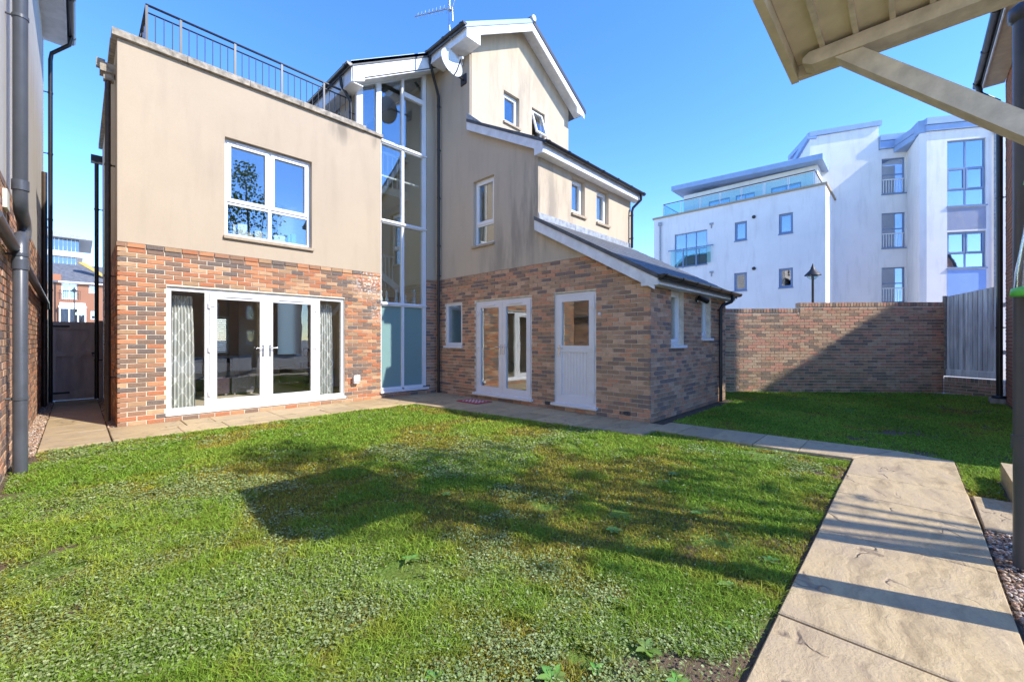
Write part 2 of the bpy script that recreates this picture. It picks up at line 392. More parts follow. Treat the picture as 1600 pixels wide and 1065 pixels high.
class MB:
    def __init__(self):
        self.v, self.f, self.sm, self.att = [], [], [], []
    def add(self, vs, fs, smooth=False, a=0.0):
        o = len(self.v)
        self.v += [tuple(x) for x in vs]
        for f in fs:
            self.f.append(tuple(i + o for i in f))
            self.sm.append(smooth)
        self.att += [a] * len(vs)
        return self
    def box(self, F, s0, s1, t0, t1, z0, z1, a=0.0):
        vs = [F.w(s, t, z) for z in (z0, z1) for t in (t0, t1) for s in (s0, s1)]
        return self.add(vs, [(0, 1, 3, 2), (4, 6, 7, 5), (0, 4, 5, 1), (2, 3, 7, 6), (0, 2, 6, 4), (1, 5, 7, 3)], a=a)
    def bx(self, x0, x1, y0, y1, z0, z1, a=0.0):
        return self.box(WXY, x0, x1, y0, y1, z0, z1, a)
    def prism(self, F, poly, t0, t1):
        n = len(poly)
        vs = [F.w(s, t0, z) for s, z in poly] + [F.w(s, t1, z) for s, z in poly]
        fs = [tuple(range(n)), tuple(range(2 * n - 1, n - 1, -1))]
        fs += [(i, (i + 1) % n, (i + 1) % n + n, i + n) for i in range(n)]
        return self.add(vs, fs)
    def poly(self, pts, z0, z1):
        n = len(pts)
        vs = [(x, y, z0) for x, y in pts] + [(x, y, z1) for x, y in pts]
        return self.add(vs, [tuple(range(n - 1, -1, -1)), tuple(range(n, 2 * n))] + [(i, (i + 1) % n, (i + 1) % n + n, i + n) for i in range(n)])
    def bars(self, F, s0, s1, z0, z1, w, t0, t1):
        self.box(F, s0, s0 + w, t0, t1, z0, z1)
        self.box(F, s1 - w, s1, t0, t1, z0, z1)
        self.box(F, s0 + w, s1 - w, t0 + 0.001, t1 - 0.001, z0, z0 + w)
        self.box(F, s0 + w, s1 - w, t0 + 0.001, t1 - 0.001, z1 - w, z1)
        return self
    def tube(self, pts, r, seg=12, caps=True, r1=None):
        pts = [Vector(p) for p in pts]
        vs, n = [], len(pts)
        prev = None
        for i, p in enumerate(pts):
            a = (pts[min(i + 1, n - 1)] - pts[max(i - 1, 0)]).normalized()
            if prev is None:
                ref = Vector((0, 0, 1)) if abs(a.z) < 0.9 else Vector((1, 0, 0))
                x = a.cross(ref).normalized()
            else:
                x = (prev - a * prev.dot(a)).normalized()
            prev = x
            y = a.cross(x)
            rr = r if r1 is None else r + (r1 - r) * i / (n - 1)
            vs += [p + x * (rr * math.cos(2 * math.pi * k / seg)) + y * (rr * math.sin(2 * math.pi * k / seg)) for k in range(seg)]
        fs = [(i * seg + k, i * seg + (k + 1) % seg, (i + 1) * seg + (k + 1) % seg, (i + 1) * seg + k) for i in range(n - 1) for k in range(seg)]
        self.add(vs, fs, True)
        if caps:
            self.add(vs[:seg], [tuple(range(seg - 1, -1, -1))])
            self.add(vs[-seg:], [tuple(range(seg))])
        return self
    def lathe(self, c, prof, seg=16):
        vs = [(c[0] + r * math.cos(2 * math.pi * k / seg), c[1] + r * math.sin(2 * math.pi * k / seg), c[2] + z) for r, z in prof for k in range(seg)]
        fs = [(i * seg + k, i * seg + (k + 1) % seg, (i + 1) * seg + (k + 1) % seg, (i + 1) * seg + k) for i in range(len(prof) - 1) for k in range(seg)]
        return self.add(vs, fs, True)
    def panel(self, F, s0, s1, z0, z1, holes, t0, t1):
        """wall slab with rectangular holes, t0 outer face, t1 inner face"""
        S = sorted({s0, s1, *[min(max(h[i], s0), s1) for h in holes for i in (0, 1)]})
        Z = sorted({z0, z1, *[min(max(h[i], z0), z1) for h in holes for i in (2, 3)]})
        def solid(i, j):
            if i < 0 or j < 0 or i >= len(S) - 1 or j >= len(Z) - 1:
                return False
            cs, cz = (S[i] + S[i + 1]) / 2, (Z[j] + Z[j + 1]) / 2
            return not any(h[0] < cs < h[1] and h[2] < cz < h[3] for h in holes)
        for i in range(len(S) - 1):
            for j in range(len(Z) - 1):
                if not solid(i, j):
                    continue
                a, b, c, d = S[i], S[i + 1], Z[j], Z[j + 1]
                for t in (t0, t1):
                    self.add([F.w(a, t, c), F.w(b, t, c), F.w(b, t, d), F.w(a, t, d)], [(0, 1, 2, 3)])
                if not solid(i - 1, j):
                    self.add([F.w(a, t0, c), F.w(a, t1, c), F.w(a, t1, d), F.w(a, t0, d)], [(0, 1, 2, 3)])
                if not solid(i + 1, j):
                    self.add([F.w(b, t0, c), F.w(b, t1, c), F.w(b, t1, d), F.w(b, t0, d)], [(0, 1, 2, 3)])
                if not solid(i, j - 1):
                    self.add([F.w(a, t0, c), F.w(b, t0, c), F.w(b, t1, c), F.w(a, t1, c)], [(0, 1, 2, 3)])
                if not solid(i, j + 1):
                    self.add([F.w(a, t0, d), F.w(b, t0, d), F.w(b, t1, d), F.w(a, t1, d)], [(0, 1, 2, 3)])
        return self
    def build(self, name, mat, parent=None, kind=None, label=None, attr=False):
        me = bpy.data.meshes.new(name)
        v = np.array(self.v, dtype=float)
        lo, hi = v.min(0), v.max(0)
        c = (lo + hi) / 2
        if parent is None:
            c[2] = lo[2]
        me.from_pydata((v - c).tolist(), [], self.f)
        me.polygons.foreach_set('use_smooth', self.sm)
        me.materials.append(mat)
        if attr:
            a = me.attributes.new('brnd', 'FLOAT', 'POINT')
            a.data.foreach_set('value', self.att)
        me.update()
        o = bpy.data.objects.new(name, me)
        col.objects.link(o)
        c = Vector(c)
        W[o] = c
        if parent is not None:
            o.parent = parent
            o.location = c - W[parent]
        else:
            o.location = c
        if kind:
            o['kind'] = kind
        if label:
            o['label'] = label
        return o

def thing(name, label, cat, loc, group=None):
    o = bpy.data.objects.new(name, None)
    o.empty_display_size = 0.2
    col.objects.link(o)
    o.location = loc
    W[o] = Vector(loc)
    tag(o, label, cat, group)
    return o

def tag(o, label, cat, group=None):
    o['label'] = label
    o['category'] = cat
    if group:
        o['group'] = group
    return o

def proj(x, y, z):
    l = x * math.sin(CAM_TH) - y * math.cos(CAM_TH)
    w = x * math.cos(CAM_TH) + y * math.sin(CAM_TH)
    return 800 + CAM_F * l / max(w, 1e-3), 530.9 - CAM_F * (z - CAM_H) / max(w, 1e-3), w

# ---- brickwork
def lay_courses(F, s0, s1, z0, z1, holes=(), top=None, L=0.225, H=0.075, shift=0.0):
    out = []
    j = 0
    z = z0
    while z + H <= z1 + 0.02:
        off = (0 if j % 2 else -L / 2) + shift
        k = 0
        while True:
            a = s0 + off + k * L
            if a > s1:
                break
            segs = [(max(a, s0), min(a + L, s1))]
            for h in holes:
                if z + H > h[2] + 0.02 and z < h[3] - 0.02:
                    ns = []
                    for (p, q) in segs:
                        if q <= h[0] or p >= h[1]:
                            ns.append((p, q))
                        else:
                            if p < h[0]:
                                ns.append((p, h[0]))
                            if q > h[1]:
                                ns.append((h[1], q))
                    segs = ns
            for (p, q) in segs:
                if q - p > 0.045 and (top is None or z + H <= top((p + q) / 2)):
                    out.append((F, p + (0.006 if p > s0 + 0.001 else 0), q - (0.006 if q < s1 - 0.001 else 0), z + 0.006, z + H - 0.006))
            k += 1
        z += H
        j += 1
    return out

UNIT_BRICK = {}
def unit_brick(mat):
    if mat.name not in UNIT_BRICK:
        me = bpy.data.meshes.new('brick')
        e = 0.04
        vs = [(x, y, z) for z in (-.5, .5) for y in (-.016, .010) for x in (-.5, .5)]
        # front (both y sides symmetric): slightly arrised face
        fr = [(-.49, .016, -.46), (.49, .016, -.46), (-.49, .016, .46), (.49, .016, .46)]
        vs += fr
        fs = [(0, 1, 3, 2), (4, 6, 7, 5), (0, 4, 5, 1), (0, 2, 6, 4), (1, 5, 7, 3), (2, 3, 9, 8), (3, 7, 11, 9), (7, 6, 10, 11), (6, 2, 8, 10), (8, 9, 11, 10)]
        me.from_pydata(vs, [], fs)
        me.materials.append(mat)
        me.update()
        UNIT_BRICK[mat.name] = me
    return UNIT_BRICK[mat.name]

def lay(jobs, limit=300):
    """jobs: (parent part, pieces, material). The pieces that show largest become objects, the rest one mesh for each wall."""
    allp = []
    for ji, (par, pieces, mat) in enumerate(jobs):
        for pi, (F, a, b, c, d) in enumerate(pieces):
            x0, y0, w0 = proj(*F.w(a, 0, c))
            x1, y1, w1 = proj(*F.w(b, 0, d))
            cen = F.w((a + b) / 2, 0, (c + d) / 2)
            facing = (F.n[0] * -cen[0] + F.n[1] * -cen[1]) > 0
            ok = facing and w0 > 0.3 and w1 > 0.3 and -10 < x0 < 1610 and -10 < y0 < 1080
            allp.append((abs(x1 - x0) * abs(y1 - y0) * (min(abs(x1 - x0), 30) ** 0.5) if ok else -1, ji, pi))
    allp.sort(reverse=True)
    chosen = {(j, p) for sc, j, p in allp[:limit] if sc > 20}
    for ji, (par, pieces, mat) in enumerate(jobs):
        rest = MB()
        for pi, (F, a, b, c, d) in enumerate(pieces):
            jt = random.uniform(-0.0025, 0.0025)
            if (ji, pi) in chosen:
                o = bpy.data.objects.new('brick', unit_brick(mat))
                col.objects.link(o)
                o.parent = par
                o.location = Vector(F.w((a + b) / 2, -0.016 + jt, (c + d) / 2)) - W[par]
                # local +y must look outwards
                side = -1 if F.d[0] * F.n[1] - F.d[1] * F.n[0] < 0 else 1
                o.rotation_euler = (0, 0, F.rz + (math.pi if side < 0 else 0) + random.uniform(-.004, .004))
                o.scale = (b - a, 1, d - c)
            else:
                # front face plus four sides, no back
                vs = [F.w(s, t, z) for z in (c, d) for t in (-0.03, jt) for s in (a, b)]
                rest.add(vs, [(0, 1, 3, 2), (4, 6, 7, 5), (2, 3, 7, 6), (0, 2, 6, 4), (1, 5, 7, 3)], a=random.random())
        if rest.v:
            rest.build('brickwork', mat, par, kind='stuff', attr=True)

# ---- windows and doors in a wall frame; t is the outward direction
def window(par, F, s0, s1, z0, z1, lights, t=-0.08, fw=0.055, frame=m_upvc, glass=m_glass, sill=m_sill, vents=False, sill_out=0.05, name='window'):
    """lights: (s0, s1, z0, z1, opening) as fractions of the inner opening"""
    f = MB().bars(F, s0, s1, z0, z1, fw, t - 0.06, t)
    a0, a1, b0, b1 = s0 + fw, s1 - fw, z0 + fw, z1 - fw
    mull = set()
    for (p, q, r, u_, op) in lights:
        if 0 < p < 1:
            mull.add(('s', a0 + (a1 - a0) * p, b0 + (b1 - b0) * r, b0 + (b1 - b0) * u_))
        if 0 < r < 1:
            mull.add(('z', b0 + (b1 - b0) * r, a0 + (a1 - a0) * p, a0 + (a1 - a0) * q))
    for k, c, lo, hi in mull:
        if k == 's':
            f.box(F, c - fw * .5, c + fw * .5, t - 0.058, t - 0.002, lo, hi)
        else:
            f.box(F, lo, hi, t - 0.056, t - 0.003, c - fw * .5, c + fw * .5)
    win = f.build(name, frame, par)
    for (p, q, r, u_, op) in lights:
        g = fw * 0.5
        x0 = a0 + (a1 - a0) * p + (g if p > 0 else 0)
        x1 = a0 + (a1 - a0) * q - (g if q < 1 else 0)
        y0 = b0 + (b1 - b0) * r + (g if r > 0 else 0)
        y1 = b0 + (b1 - b0) * u_ - (g if u_ < 1 else 0)
        w = 0.0
        if op:
            w = 0.05
            MB().bars(F, x0 - 0.012, x1 + 0.012, y0 - 0.012, y1 + 0.012, w + 0.012, t - 0.035, t + 0.016).build('sash', frame, win)
        MB().box(F, x0 + w, x1 - w, t - 0.034, t - 0.026, y0 + w, y1 - w).build('pane', glass, win)
        if op and vents:
            MB().box(F, x0 + 0.12, x1 - 0.05, t + 0.016, t + 0.032, y1 + 0.004, y1 + 0.03).build('trickle_vent', frame, win)
    if sill:
        MB().box(F, s0 - 0.02, s1 + 0.03, t - 0.02, sill_out, z0 - 0.055, z0 - 0.004).build('sill', sill, win)
    return win

def handle(par, F, s, z, t, dirn):
    b = MB().box(F, s - 0.014, s + 0.014, t, t + 0.01, z - 0.12, z + 0.1)
    b.tube([F.w(s, t + 0.01, z + 0.04), F.w(s, t + 0.05, z + 0.04), F.w(s + dirn * 0.02, t + 0.055, z + 0.04), F.w(s + dirn * 0.12, t + 0.055, z + 0.038)], 0.009, 8)
    b.tube([F.w(s, t + 0.008, z - 0.06), F.w(s, t + 0.016, z - 0.06)], 0.011, 8)
    return b.build('handle', m_chrome, par)

def leaf(par, F, s0, s1, z0, z1, t, hinge, mat, vent=True, panel=False, glass=m_glass_door):
    w = 0.105
    mb = MB().bars(F, s0, s1, z0, z1, w, t - 0.06, t)
    zm = z0 + 0.98 if panel else z0 + w
    if panel:
        mb.box(F, s0 + w, s1 - w, t - 0.058, t - 0.002, zm - 0.06, zm + 0.06)
    d = mb.build('door', mat, par)
    MB().box(F, s0 + w, s1 - w, t - 0.036, t - 0.028, zm + (0.06 if panel else 0), z1 - w).build('pane', glass, d)
    if panel:
        n = 9
        ww = (s1 - s0 - 2 * w) / n
        for i in range(n):
            MB().box(F, s0 + w + i * ww + 0.002, s0 + w + (i + 1) * ww - 0.002, t - 0.04, t - 0.018, z0 + w, zm - 0.06).build('board', mat, d)
    hs = s0 + 0.055 if hinge == 'r' else s1 - 0.055
    handle(d, F, hs, z0 + 0.95, t, 1 if hinge == 'r' else -1)
    xh = s0 - 0.004 if hinge == 'l' else s1 + 0.004
    for zz in (z0 + 0.22, z0 + (z1 - z0) * .5, z1 - 0.22):
        MB().box(F, xh - 0.016, xh + 0.016, t, t + 0.018, zz - 0.05, zz + 0.05).box(F, min(xh, xh + (0.08 if hinge == 'l' else -0.08)), max(xh, xh + (0.08 if hinge == 'l' else -0.08)), t + 0.001, t + 0.014, zz - 0.018, zz + 0.018).build('hinge', mat if panel else m_upvc2, d)
    if vent:
        MB().box(F, s0 + 0.22, s1 - 0.22, t + 0.0, t + 0.018, z1 - 0.06, z1 - 0.035).build('trickle_vent', mat, d)
    return d

def downpipe(par, pts, r, mat, clips=(), n=(0, -1), seg=14, name='downpipe', sockets=()):
    o = MB().tube(pts, r, seg).build(name, mat, par)
    for z in clips:
        # clip follows the lowest straight run
        x, y = pts[-1][0], pts[-1][1]
        for a, b in zip(pts[:-1], pts[1:]):
            if min(a[2], b[2]) <= z <= max(a[2], b[2]):
                x, y = (a[0] + b[0]) / 2, (a[1] + b[1]) / 2
        MB().tube([(x, y, z - 0.016), (x, y, z + 0.016)], r + 0.007, seg).tube([(x, y, z), (x - n[0] * 0.1, y - n[1] * 0.1, z)], 0.012, 6).build('pipe_clip', mat, o)
    for z in sockets:
        x, y = pts[-1][0], pts[-1][1]
        MB().tube([(x, y, z - 0.05), (x, y, z + 0.05)], r + 0.009, seg).build('pipe_socket', mat, o)
    return o

def gutter(par, a, b, r=0.06, mat=m_black, brackets=5, name='gutter'):
    """half-round channel from a to b (horizontal)"""
    a, b = Vector(a), Vector(b)
    ax = (b - a).normalized()
    side = ax.cross(Vector((0, 0, 1))).normalized()
    prof = [(r * math.cos(t), -r * math.sin(t)) for t in [math.pi * k / 10 for k in range(11)]]
    prof += [((r - .006) * math.cos(t), -(r - .006) * math.sin(t)) for t in [math.pi * k / 10 for k in range(10, -1, -1)]]
    n = len(prof)
    vs = [a + side * s + Vector((0, 0, z)) for s, z in prof] + [b + side * s + Vector((0, 0, z)) for s, z in prof]
    mb = MB().add(vs, [(i, (i + 1) % n, (i + 1) % n + n, i + n) for i in range(n)])
    for e in (a, b):
        mb.add([e + side * s + Vector((0, 0, z)) for s, z in prof[:11]], [tuple(range(11))])
    o = mb.build(name, mat, par)
    for k in range(brackets):
        c = a + (b - a) * ((k + 0.15) / (brackets - 0.7 + 1e-6) if brackets > 1 else 0.5)
        q = [c - ax * 0.03, c + ax * 0.03]
        rr = r + 0.01
        pr = [(rr * math.cos(t), -rr * math.sin(t)) for t in [math.pi * i / 10 for i in range(11)]]
        vs = [e + side * s + Vector((0, 0, z + 0.004)) for e in q for s, z in pr]
        MB().add(vs, [(i, i + 1, i + 12, i + 11) for i in range(10)] + [tuple(range(11)), tuple(range(21, 10, -1))]).build('gutter_bracket', mat, o)
    return o

# ------------------------------------------------------------------ the setting: ground, lawn, paths
MB().add([(-500, -500, -0.06), (700, -500, -0.06), (700, 700, -0.06), (-500, 700, -0.06)], [(0, 1, 2, 3)]).build('ground', m_bounce_ground, kind='structure')

lawn_poly = [(-0.5, -3.5), (11.0, -3.5), (15.6, -1.2), (11.1, 4.4), (10.6, 12), (6.3, 12), (6.3, 8.7), (-0.5, 8.7)]
MB().add([(x, y, -0.02) for x, y in lawn_poly], [tuple(range(len(lawn_poly)))]).build('lawn', m_lawn, kind='structure')

def slab_mesh(pts, z=0.014, inset=0.007, thick=0.045):
    pts = [Vector((x, y)) for x, y in pts]
    c = sum(pts, Vector((0, 0))) / len(pts)
    n = len(pts)
    jit = [p + Vector((random.uniform(-.004, .004), random.uniform(-.004, .004))) for p in pts]
    inn = [p + (c - p).normalized() * inset * 1.4 for p in jit]
    tz = [random.uniform(-.002, .002) for _ in pts]
    vs = [(p.x, p.y, z - thick) for p in jit] + [(p.x, p.y, z - 0.006 + q) for p, q in zip(jit, tz)] + [(p.x, p.y, z + q) for p, q in zip(inn, tz)]
    fs = [(i, (i + 1) % n, (i + 1) % n + n, i + n) for i in range(n)] + [(i + n, (i + 1) % n + n, (i + 1) % n + 2 * n, i + 2 * n) for i in range(n)] + [tuple(range(2 * n, 3 * n))]
    return MB().add(vs, fs)

def paving(name, bed, slabs):
    b = MB().poly(bed, -0.03, -0.012).build(name, m_soil, kind='structure')
    for s in slabs:
        slab_mesh(s).build('slab', m_slab, b)
    return b

def rect(x0, x1, y0, y1, g=0.004):
    return [(x0 + g, y0 + g), (x1 - g, y0 + g), (x1 - g, y1 - g), (x0 + g, y1 - g)]

# stepping path along the terrace and its turn towards the house
main = []
us = [-1.2, 0.05, 1.18, 2.36, 3.62, 4.60, 5.32]
for a, b in zip(us[:-1], us[1:]):
    main.append(rect(a, b, -0.36, 0.47))
main.append([(5.324, -0.355), (6.64, -0.34), (6.80, 0.12), (6.05, 0.466), (5.324, 0.466)])
vs_ = [0.48, 0.98, 1.46, 1.98, 2.42, 2.80]
for a, b in zip(vs_[:-1], vs_[1:]):
    if a == 0.48:
        main.append([(6.05, 0.478), (6.80, 0.135), (6.72, b - .004), (5.98, b - .004)])
    else:
        main.append([(5.98 - (a - .98) * .05, a + .004), (6.72 - (a - .98) * .05, a + .004), (6.72 - (b - .98) * .05, b - .004), (5.98 - (b - .98) * .05, b - .004)])
main.append(rect(4.43, 5.30, -0.92, -0.372))
paving('path', [(-1.2, -0.37), (6.6, -0.37), (6.8, 0.13), (6.65, 2.8), (5.9, 2.8), (6.0, 0.48), (-1.2, 0.48)], main)

edge = lambda v: 4.88 + (7.4 - v) * 0.125
sl_ = []
v = 2.72
k = 0
while v < 7.5:
    dv = [0.62, 0.46, 0.74, 0.58][k % 4]
    v1 = min(v + dv, 7.58)
    m1, m2 = edge(v) + (6.345 - edge(v)) * [0.5, 0.36, 0.62][k % 3], edge(v1) + (6.345 - edge(v1)) * [0.5, 0.36, 0.62][k % 3]
    sl_.append([(edge(v), v + .004), (m1 - .004, v + .004), (m2 - .004, v1 - .004), (edge(v1), v1 - .004)])
    sl_.append([(m1 + .004, v + .004 if v > 3.1 else 3.02 - .27), (6.34, v + .004 if v > 3.1 else 2.78), (6.34, v1 - .004), (m2 + .004, v1 - .004)])
    v, k = v1, k + 1
xs = [0.32, 1.06, 1.62, 2.45, 3.18, 3.86, 4.62, 5.3, 5.86, 6.34]
for i, (a, b) in enumerate(zip(xs[:-1], xs[1:])):
    s = [0.0, 0.12, -0.06][i % 3]
    sl_.append(rect(a, b, 7.59, 8.14))
    sl_.append(rect(a + (s if i else 0), b + ([0.0, 0.12, -0.06][(i + 1) % 3] if b < 6.3 else 0), 8.14, 8.735))
ys = [7.59, 8.62, 9.5, 10.4, 11.35, 12.3, 13.4]
for a, b in zip(ys[:-1], ys[1:]):
    sl_.append(rect(-0.34, 0.31, a, b))
paving('terrace', [(-0.34, 7.6), (4.9, 7.6), (5.45, 2.75), (6.34, 2.75), (6.34, 8.73), (0.3, 8.74), (0.3, 13.4), (-0.34, 13.4)], sl_)

# gravel
def gravel(name, areas, n, label):
    tri, q = [], []
    ico = [Vector(v).normalized() for v in [(0, 0, 1), (.9, 0, .4), (.28, .85, .4), (-.72, .53, .4), (-.72, -.53, .4), (.28, -.85, .4), (.72, .53, -.4), (-.28, .85, -.4), (-.9, 0, -.4), (-.28, -.85, -.4), (.72, -.53, -.4)]]
    icf = [(0, 1, 2), (0, 2, 3), (0, 3, 4), (0, 4, 5), (0, 5, 1), (1, 6, 2), (2, 7, 3), (3, 8, 4), (4, 9, 5), (5, 10, 1), (2, 6, 7), (3, 7, 8), (4, 8, 9), (5, 9, 10), (1, 10, 6)]
    tot = sum((a[1] - a[0]) * (a[3] - a[2]) for a in areas)
    pal = [(0.42, 0.27, 0.15), (0.30, 0.19, 0.12), (0.50, 0.40, 0.28), (0.22, 0.16, 0.12), (0.38, 0.25, 0.18), (0.55, 0.47, 0.38), (0.33, 0.17, 0.09)]
    vs, fs, cs = [], [], []
    for (x0, x1, y0, y1) in areas:
        for _ in range(int(n * (x1 - x0) * (y1 - y0) / tot)):
            c = Vector((random.uniform(x0, x1), random.uniform(y0, y1), random.uniform(-0.018, 0.012)))
            sx, sy, sz = random.uniform(.007, .016), random.uniform(.006, .013), random.uniform(.005, .009)
            an = random.uniform(0, 6.28)
            o = len(vs)
            k = random.choice(pal)
            b = random.uniform(.75, 1.2)
            for p in ico:
                f = random.uniform(.85, 1.15)
                x, y = p.x * sx * f, p.y * sy * f
                vs.append((c.x + x * math.cos(an) - y * math.sin(an), c.y + x * math.sin(an) + y * math.cos(an), c.z + p.z * sz * f))
                cs += [k[0] * b, k[1] * b, k[2] * b, 1]
            fs += [(a + o, b_ + o, d + o) for a, b_, d in icf]
    me = bpy.data.meshes.new(name)
    me.from_pydata(vs, [], fs)
    me.polygons.foreach_set('use_smooth', [True] * len(fs))
    a = me.color_attributes.new('col', 'FLOAT_COLOR', 'POINT')
    a.data.foreach_set('color', cs)
    me.materials.append(m_gravel)
    o = bpy.data.objects.new(name, me)
    col.objects.link(o)
    o['kind'] = 'stuff'
    tag(o, label, 'gravel')
MB().poly([(1.2, -0.9), (4.42, -0.9), (4.42, -0.37), (1.2, -0.37)], -0.04, -0.008).build('gravel_bed', m_soil, kind='structure')
gravel('gravel', [(2.0, 4.42, -0.85, -0.375)], 5200, 'tan and brown pea gravel between the stone path and the grey pole')
gravel('gravel', [(-0.5, -0.35, 7.3, 13.4), (0.32, 0.42, 8.8, 13.4)], 4200, 'tan pea gravel edging the slabs up to the side gate')
MB().poly([(-0.5, 6.6), (-0.35, 7.0), (-0.35, 13.4), (-0.5, 13.4)], -0.05, -0.010).build('gravel_bed', m_soil, kind='structure')
MB().poly([(0.31, 8.76), (0.42, 8.76), (0.42, 13.4), (0.31, 13.4)], -0.05, -0.010).build('gravel_bed', m_soil, kind='structure')
MB().poly([(6.36, 2.84), (10.1, 2.84), (10.1, 3.02), (6.36, 3.02)], -0.05, -0.006).build('soil_strip', m_soil, kind='structure')

# ------------------------------------------------------------------ the house
FA = Fr((0, 8.75), (1, 0), (0, -1))
FA2 = Fr((0, 8.736), (1, 0), (0, -1))
FT = Fr((0, 8.77), (1, 0), (0, -1))
FB = Fr((6.35, 0), (0, 1), (-1, 0))
FG = Fr((0, 7.43), (1, 0), (0, -1))
F2 = Fr((0, 5.36), (1, 0), (0, -1))
FE = Fr((0, 3.015), (1, 0), (0, -1))
FL = Fr((0.42, 0), (0, 1), (-1, 0))
FS = Fr((4.24, 0), (0, 1), (-1, 0))
zt = lambda u: 8.32 + 0.588 * (u - 5.92) if u <= 8.14 else 9.625 - 0.588 * (u - 8.14)
l2 = lambda v: 5.29 + 0.53 * (v - 5.25)
lE = lambda v: 2.47 + 0.556 * (v - 3.03)

house = thing('house', 'cream rendered and brick detached house with stepped roofs and tall stair window', 'house', (5.2, 9.0, 0))
D_A = (1.007, 3.96, 0.12, 2.222)
W_A = (1.80, 3.28, 3.19, 4.935)
D_B = (5.536, 7.252, 0.12, 2.222)
D_S = (4.028, 4.952, 0.12, 2.222)
W_S = (7.73, 8.38, 1.20, 2.25)
W_U = (6.63, 7.32, 3.50, 4.99)
W_E1, W_E2 = (7.16, 7.73, 1.25, 2.22), (8.62, 9.16, 1.38, 2.22)
W_21, W_22 = (7.48, 7.99, 4.13, 4.92), (8.48, 9.02, 4.13, 4.92)
W_G1, W_G2 = (7.45, 8.03, 6.88, 7.66), (8.53, 9.08, 6.88, 7.66)

# brick and rendered walls
wa = MB().panel(FA, 0.45, 4.8, 0, 2.85, [D_A], -0.011, -0.28).build('brick_wall', m_mortar, house)
wl = MB().panel(FL, 8.78, 14.2, 0, 2.85, [], -0.011, -0.28).build('brick_wall', m_mortar, house)
wt = MB().panel(FT, 4.8, 6.35, 0, 0.14, [], -0.011, -0.25).panel(FT, 6.06, 6.35, 0.14, 2.85, [], -0.011, -0.25).build('brick_wall', m_mortar2, house)
wb = MB().panel(FB, 3.05, 8.77, 0, 2.30, [D_B, D_S, W_S], -0.011, -0.28).prism(FB, [(3.05, 2.3), (8.77, 2.3), (8.77, 2.85), (3.72, 2.85), (3.05, 2.46)], -0.011, -0.28).build('brick_wall', m_mortar2, house)
we = MB().panel(FE, 6.38, 10.1, 0, 2.36, [W_E1, W_E2], -0.011, -0.28).build('brick_wall', m_mortar2, house)
lay([(wa, lay_courses(FA, 0.42, 4.8, 0, 2.775, [D_A]) + lay_courses(FA2, 0.41, 4.8, 2.775, 2.85, []), m_brick),
     (wl, lay_courses(FL, 8.781, 14.0, 0, 2.85), m_brick),
     (wt, lay_courses(FT, 4.8, 6.06, 0, 0.14) + lay_courses(FT, 6.06, 6.35, 0, 2.85), m_brick2),
     (wb, lay_courses(FB, 3.015, 8.76, 0, 2.85, [D_B, D_S, W_S], top=lambda s: lE(s) - 0.03), m_brick2),
     (we, lay_courses(FE, 6.381, 10.1, 0, 2.33, [W_E1, W_E2]), m_brick2)], 300)
MB().panel(FA, 0.42, 4.8, 2.851, 5.95, [W_A], 0.004, -0.28).build('rendered_wall', m_render, house)
MB().panel(FL, 8.76, 14.2, 2.851, 5.95, [], 0.003, -0.27).build('rendered_wall', m_render, house)
MB().panel(FB, 5.36, 8.77, 2.851, 5.1, [W_U], 0.004, -0.28).prism(FB, [(3.85, 2.851), (5.36, 2.851), (5.36, lE(5.36) - .06)], 0.004, -0.28)\
    .prism(FB, [(5.36, 5.1), (8.77, 5.1), (8.77, 8.4), (7.45, 8.4), (7.45, l2(7.43) - .08), (5.36, l2(5.36) - .08)], 0.004, -0.28).build('rendered_wall', m_render2, house)
MB().panel(FG, 6.38, 10.2, 5.0, 8.2, [W_G1, W_G2], 0.004, -0.28).prism(FG, [(6.38, 8.2), (10.2, 8.2), (10.2, zt(10.2) - .12), (8.14, 9.5), (6.38, zt(6.38) - .12)], 0.004, -0.28).build('rendered_wall', m_render2, house)
MB().panel(F2, 6.38, 10.13, 3.4, 5.02, [W_21, W_22], 0.004, -0.28).build('rendered_wall', m_render2, house)
MB().prism(FT, [(6.06, 2.851), (6.349, 2.851), (6.349, zt(6.35) - .3), (6.06, zt(6.06) - .3)], 0.0, -0.25).build('rendered_wall', m_render2, house)
MB().panel(FS, 9.02, 16, 5.6, 6.95, [(9.6, 11.2, 5.9, 6.8)], 0.0, -0.2).build('rendered_wall', m_render2, house)
fe2 = Fr((10.2, 0), (0, 1), (1, 0))
MB().panel(fe2, 7.45, 16, 0, 8.3, [], -0.002, -0.25).panel(fe2, 5.37, 7.45, 0, 5.2, [], -0.07, -0.25).panel(fe2, 3.02, 5.36, 0, 2.36, [], -0.1, -0.3).build('rendered_wall', m_render2, house)
fbk = Fr((0, 16), (1, 0), (0, 1))
MB().panel(fbk, 4.24, 10.19, 0, 8.0, [(7, 8.4, 1, 2.2)], 0, -0.25).build('rendered_wall', m_render2, house)
fbk2 = Fr((0, 14.2), (1, 0), (0, 1))
bh = [(1.42, 1.95, 0.95, 2.0), (2.45, 2.98, 0.95, 2.0)]
MB().panel(fbk2, 0.43, 4.24, 0, 5.95, bh, 0.0, -0.2).build('rendered_wall', m_render, house)

